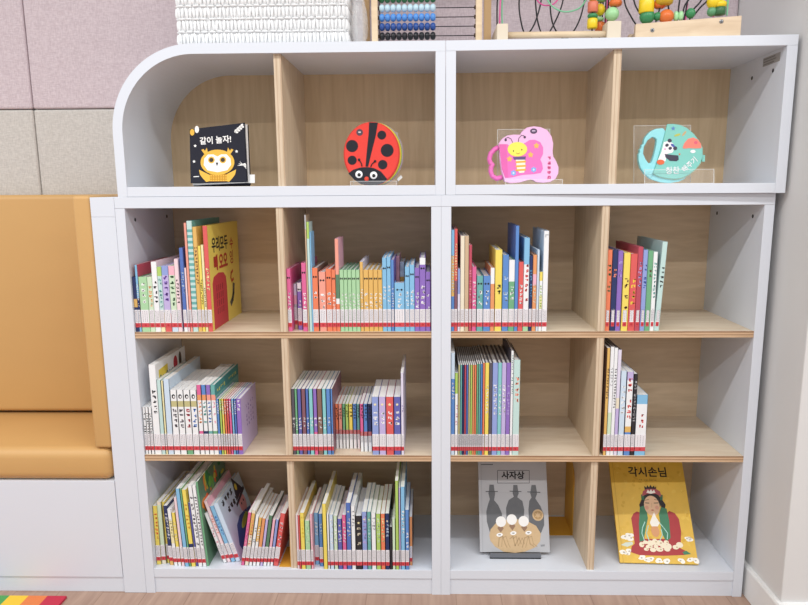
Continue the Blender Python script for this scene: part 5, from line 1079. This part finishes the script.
wire(t, W([(499, 24), (499, 0), (503, -45), (520, -60), (524, -30), (521, 0), (523, 18), (528, 31), (536, 24), (543, 2), (545, -25), (538, -32), (538, -5), (541, 18), (548, 33), (556, 24), (566, 0), (566, -24), (556, -26), (554, -2), (557, 18), (565, 31), (573, 33), (583, 20), (589, 0), (592, -30), (603, -45), (609, -20), (609, 21)], .05, .11), .0019, BLW)
wire(t, W([(501, 24), (503, -10), (515, -50), (530, -35), (537, -4), (543, 3.5), (550, 4.5), (557, 2), (563, -8), (580, -50), (605, -40), (611, -10), (611, 21)], .04, .09), .0018, PKW)
wire(t, W([(505, 24), (506, -10), (525, -55), (540, -25), (549, 0), (558, 9), (568, 12), (580, 9), (587, 0), (596, -18), (610, -30), (614, -10), (614, 21)], .07, .035), .0019, GNW)
def bead(par, px, py, y, kind, w, h, m, g=f):
    x, z = g(px, py); w *= .00243; h *= .00243; b = MB()
    if kind == 'ball': b.ball((0, 0, 0), w / 2, m, 14, 1, 1, h / w)
    elif kind == 'cyl': b.lathe([(w * .44, -h / 2), (w / 2, -h * .42), (w / 2, h * .42), (w * .44, h / 2)], m, n=20)
    else: b.lathe([(w * .3, -h / 2), (w * .46, -h * .3), (w / 2, 0), (w * .46, h * .3), (w * .3, h / 2)], m, n=20)
    return b.build('bead', par, (x, y, z))
for px, y in ((592, .035), (602, .06)):
    x, z0 = f(px, 31); b = MB(); b.tube([(x, y, .006), (x, y, .13), (x + .01, y + .02, .16), (.275, y + .03, .15), (.275, y + .03, .044)], .0016, BLW, 8); b.build('wire', t)
for a in ((592, 25.2, .035, 'cyl', 10, 9.4, YEL), (592, 18, .035, 'disc', 10.2, 4.4, GRN), (592, 9.8, .035, 'cyl', 10.2, 10, SAL), (592, .5, .035, 'disc', 10, 6.5, YEL),
          (602, 26, .06, 'cyl', 9.5, 8.6, ORG), (600.5, 18.8, .06, 'disc', 10.5, 4, LGR), (601.5, 9.8, .06, 'ball', 10.6, 11.6, YEL), (602.5, .2, .06, 'disc', 9, 5.5, mat('7fb07a', .3)),
          (611, 16.4, .035, 'ball', 13.6, 13.2, LGR), (614, 6.4, .035, 'disc', 12.8, 6.4, ORG), (613, -.6, .035, 'cyl', 12.6, 6.5, YEL)):
    bead(t, *a)
t = thing('bead_maze', 'bead maze on a pine plank base with two screws, nearest the right wall', 'bead maze', (1.256, .03, ZT), (0, 0, R(-9)))
g = lambda px, py: ((px - 636) * .00217, (41 - py) * .00222)
b = MB(); b.extr([(0, 0, 0), (.232, 0, 0), (.232, .026, 0), (0, .026, 0)], [(0, 0, .0375), (.232, 0, .0445), (.232, .026, .0445), (0, .026, .0375)], PINEX); b.build('base_plank', t, bevel=.001)
b = MB(); b.box(0, .232, .12, .146, 0, .04, PINEX); b.build('base_plank', t, bevel=.001)
for x0 in (.004, .216): bx('cross_rail', x0, x0 + .012, .0262, .1198, .006, .03, PINE, t)
for px, py in ((653.6, 31.2), (723, 25.8)):
    x, z = g(px, py); b = MB(); b.lathe([(.0045, .0004), (.0045, -.0012), (.003, -.002)], mat('9a9ca0', .3, .05, 60, metal=.9), (x, 0, z), 'y', 16)
    b.box(x - .003, x + .003, -.0024, -.0018, z - .0005, z + .0005, DARK); b.box(x - .0005, x + .0005, -.0024, -.0018, z - .003, z + .003, DARK); b.build('screw', t)
wire(t, W([(639, 26), (632, 16), (624, 0), (622, -25), (634, -55), (655, -40), (668, 0), (672, 24)], .013, .012, g), .0019, BLW)
wire(t, W([(648, 24), (640, 12), (634, 0), (632, -20), (650, -45), (675, -50), (683, -20), (681, 0), (679.5, 22)], .012, .014, g), .0019, BLW)
wire(t, W([(657, 24), (660, 12), (664, -3), (672, -30), (690, -25), (692, -4), (686, 8), (684, 22)], .012, .012, g), .0019, BLW)
wire(t, W([(686, 22), (688, 10), (692, -20), (700, -40), (708, -18), (703, 2), (695, 12), (692, 22)], .012, .013, g), .0019, BLW)
wire(t, W([(688, 22), (689, 5), (691, -25), (715, -50), (716, -20), (716, 20)], .014, .012, g), .0018, PKW)
wire(t, W([(694, 20), (702, 10), (711, 0), (716, -20), (722, -45), (722, -15), (722, 18)], .012, .012, g), .0019, BLW)
wire(t, W([(729.5, 19), (729.5, 0), (729, -50), (700, -70), (660, -60), (648, -30), (648, 20)], .013, .012, g), .002, GNW)
for a in ((647, 5.6, .012, 'cyl', 14.5, 13.5, YEL), (648.2, 16.3, .0125, 'ball', 14.4, 13.5, GRN), (659, 16.5, .012, 'ball', 8, 8, GRN), (665, 1.5, .011, 'disc', 17, 9, mat('c9a22c', .3)), (661, 4, .016, 'disc', 12, 8, ORG),
          (668, 17, .012, 'ball', 14, 13, ORG), (678, 17, .0125, 'disc', 5, 8, LGR), (683, 17, .0125, 'disc', 5, 8, LGR), (692.7, 15, .0125, 'ball', 9, 9.5, GRN),
          (715, 5, .012, 'ball', 12.4, 13, YEL), (722, 7.8, .0125, 'disc', 11.6, 6.4, YEL), (721.5, 0, .0125, 'disc', 10, 5, mat('7f9a5a', .3)), (714, 14.5, .012, 'ball', 9, 9, mat('5f9a70', .3)), (722, 14.5, .0125, 'cyl', 10.6, 7, mat('3c6a44', .3))):
    bead(t, *a, g)
bpy.data.objects.remove(_FO)

# ------------------------------------------------------------------ light: the room's ceiling strip lamps and soft room light
def lamp(name, loc, sx, sy, power, col=(1, .985, .965)):
    l = bpy.data.lights.new(name, 'AREA'); l.shape = 'RECTANGLE'; l.size = sx; l.size_y = sy; l.energy = power; l.color = col
    o = bpy.data.objects.new(name, l); COL.objects.link(o); o.location = loc; return o
lamp('ceiling_strip_lamp', (.3, -2.62, 2.5), 8, .05, 86)
lamp('ceiling_strip_lamp', (.3, -1.03, 2.28), 8, .05, 66)
w = bpy.data.worlds.new('room_light'); SC.world = w; w.use_nodes = True
bg = w.node_tree.nodes['Background']; bg.inputs['Color'].default_value = (.96, .98, 1, 1); bg.inputs['Strength'].default_value = .6

# ------------------------------------------------------------------ camera
cam = bpy.data.cameras.new('camera'); co = bpy.data.objects.new('camera', cam); COL.objects.link(co)
f_ = 662.394; ppx = 413.925; ppy = 303.425; pitch = -0.172300; yaw = -0.022286; roll = -0.006572; cpos = (0.76837, -1.62333, 1.07879)
cam.sensor_width = 36; cam.lens = f_ / 808 * 36
cam.shift_x = (404 - ppx) / 808; cam.shift_y = (ppy - 302.5) / 808; cam.clip_start = .01
cp, sp = math.cos(pitch), math.sin(pitch); cy, sy = math.cos(yaw), math.sin(yaw)
fwd = Vector((sy * cp, cy * cp, sp)); rt = Vector((cy, -sy, 0)); up = rt.cross(fwd)
c_, s_ = math.cos(roll), math.sin(roll)
r2 = rt * c_ + up * s_; u2 = up * c_ - rt * s_
co.matrix_world = Matrix(((r2.x, u2.x, -fwd.x, cpos[0]), (r2.y, u2.y, -fwd.y, cpos[1]), (r2.z, u2.z, -fwd.z, cpos[2]), (0, 0, 0, 1)))
SC.camera = co
SC.view_settings.view_transform = 'Standard'; SC.view_settings.look = 'None'; SC.view_settings.gamma = 1
SC.view_settings.use_curve_mapping = False; SC.view_settings.exposure = 0.06
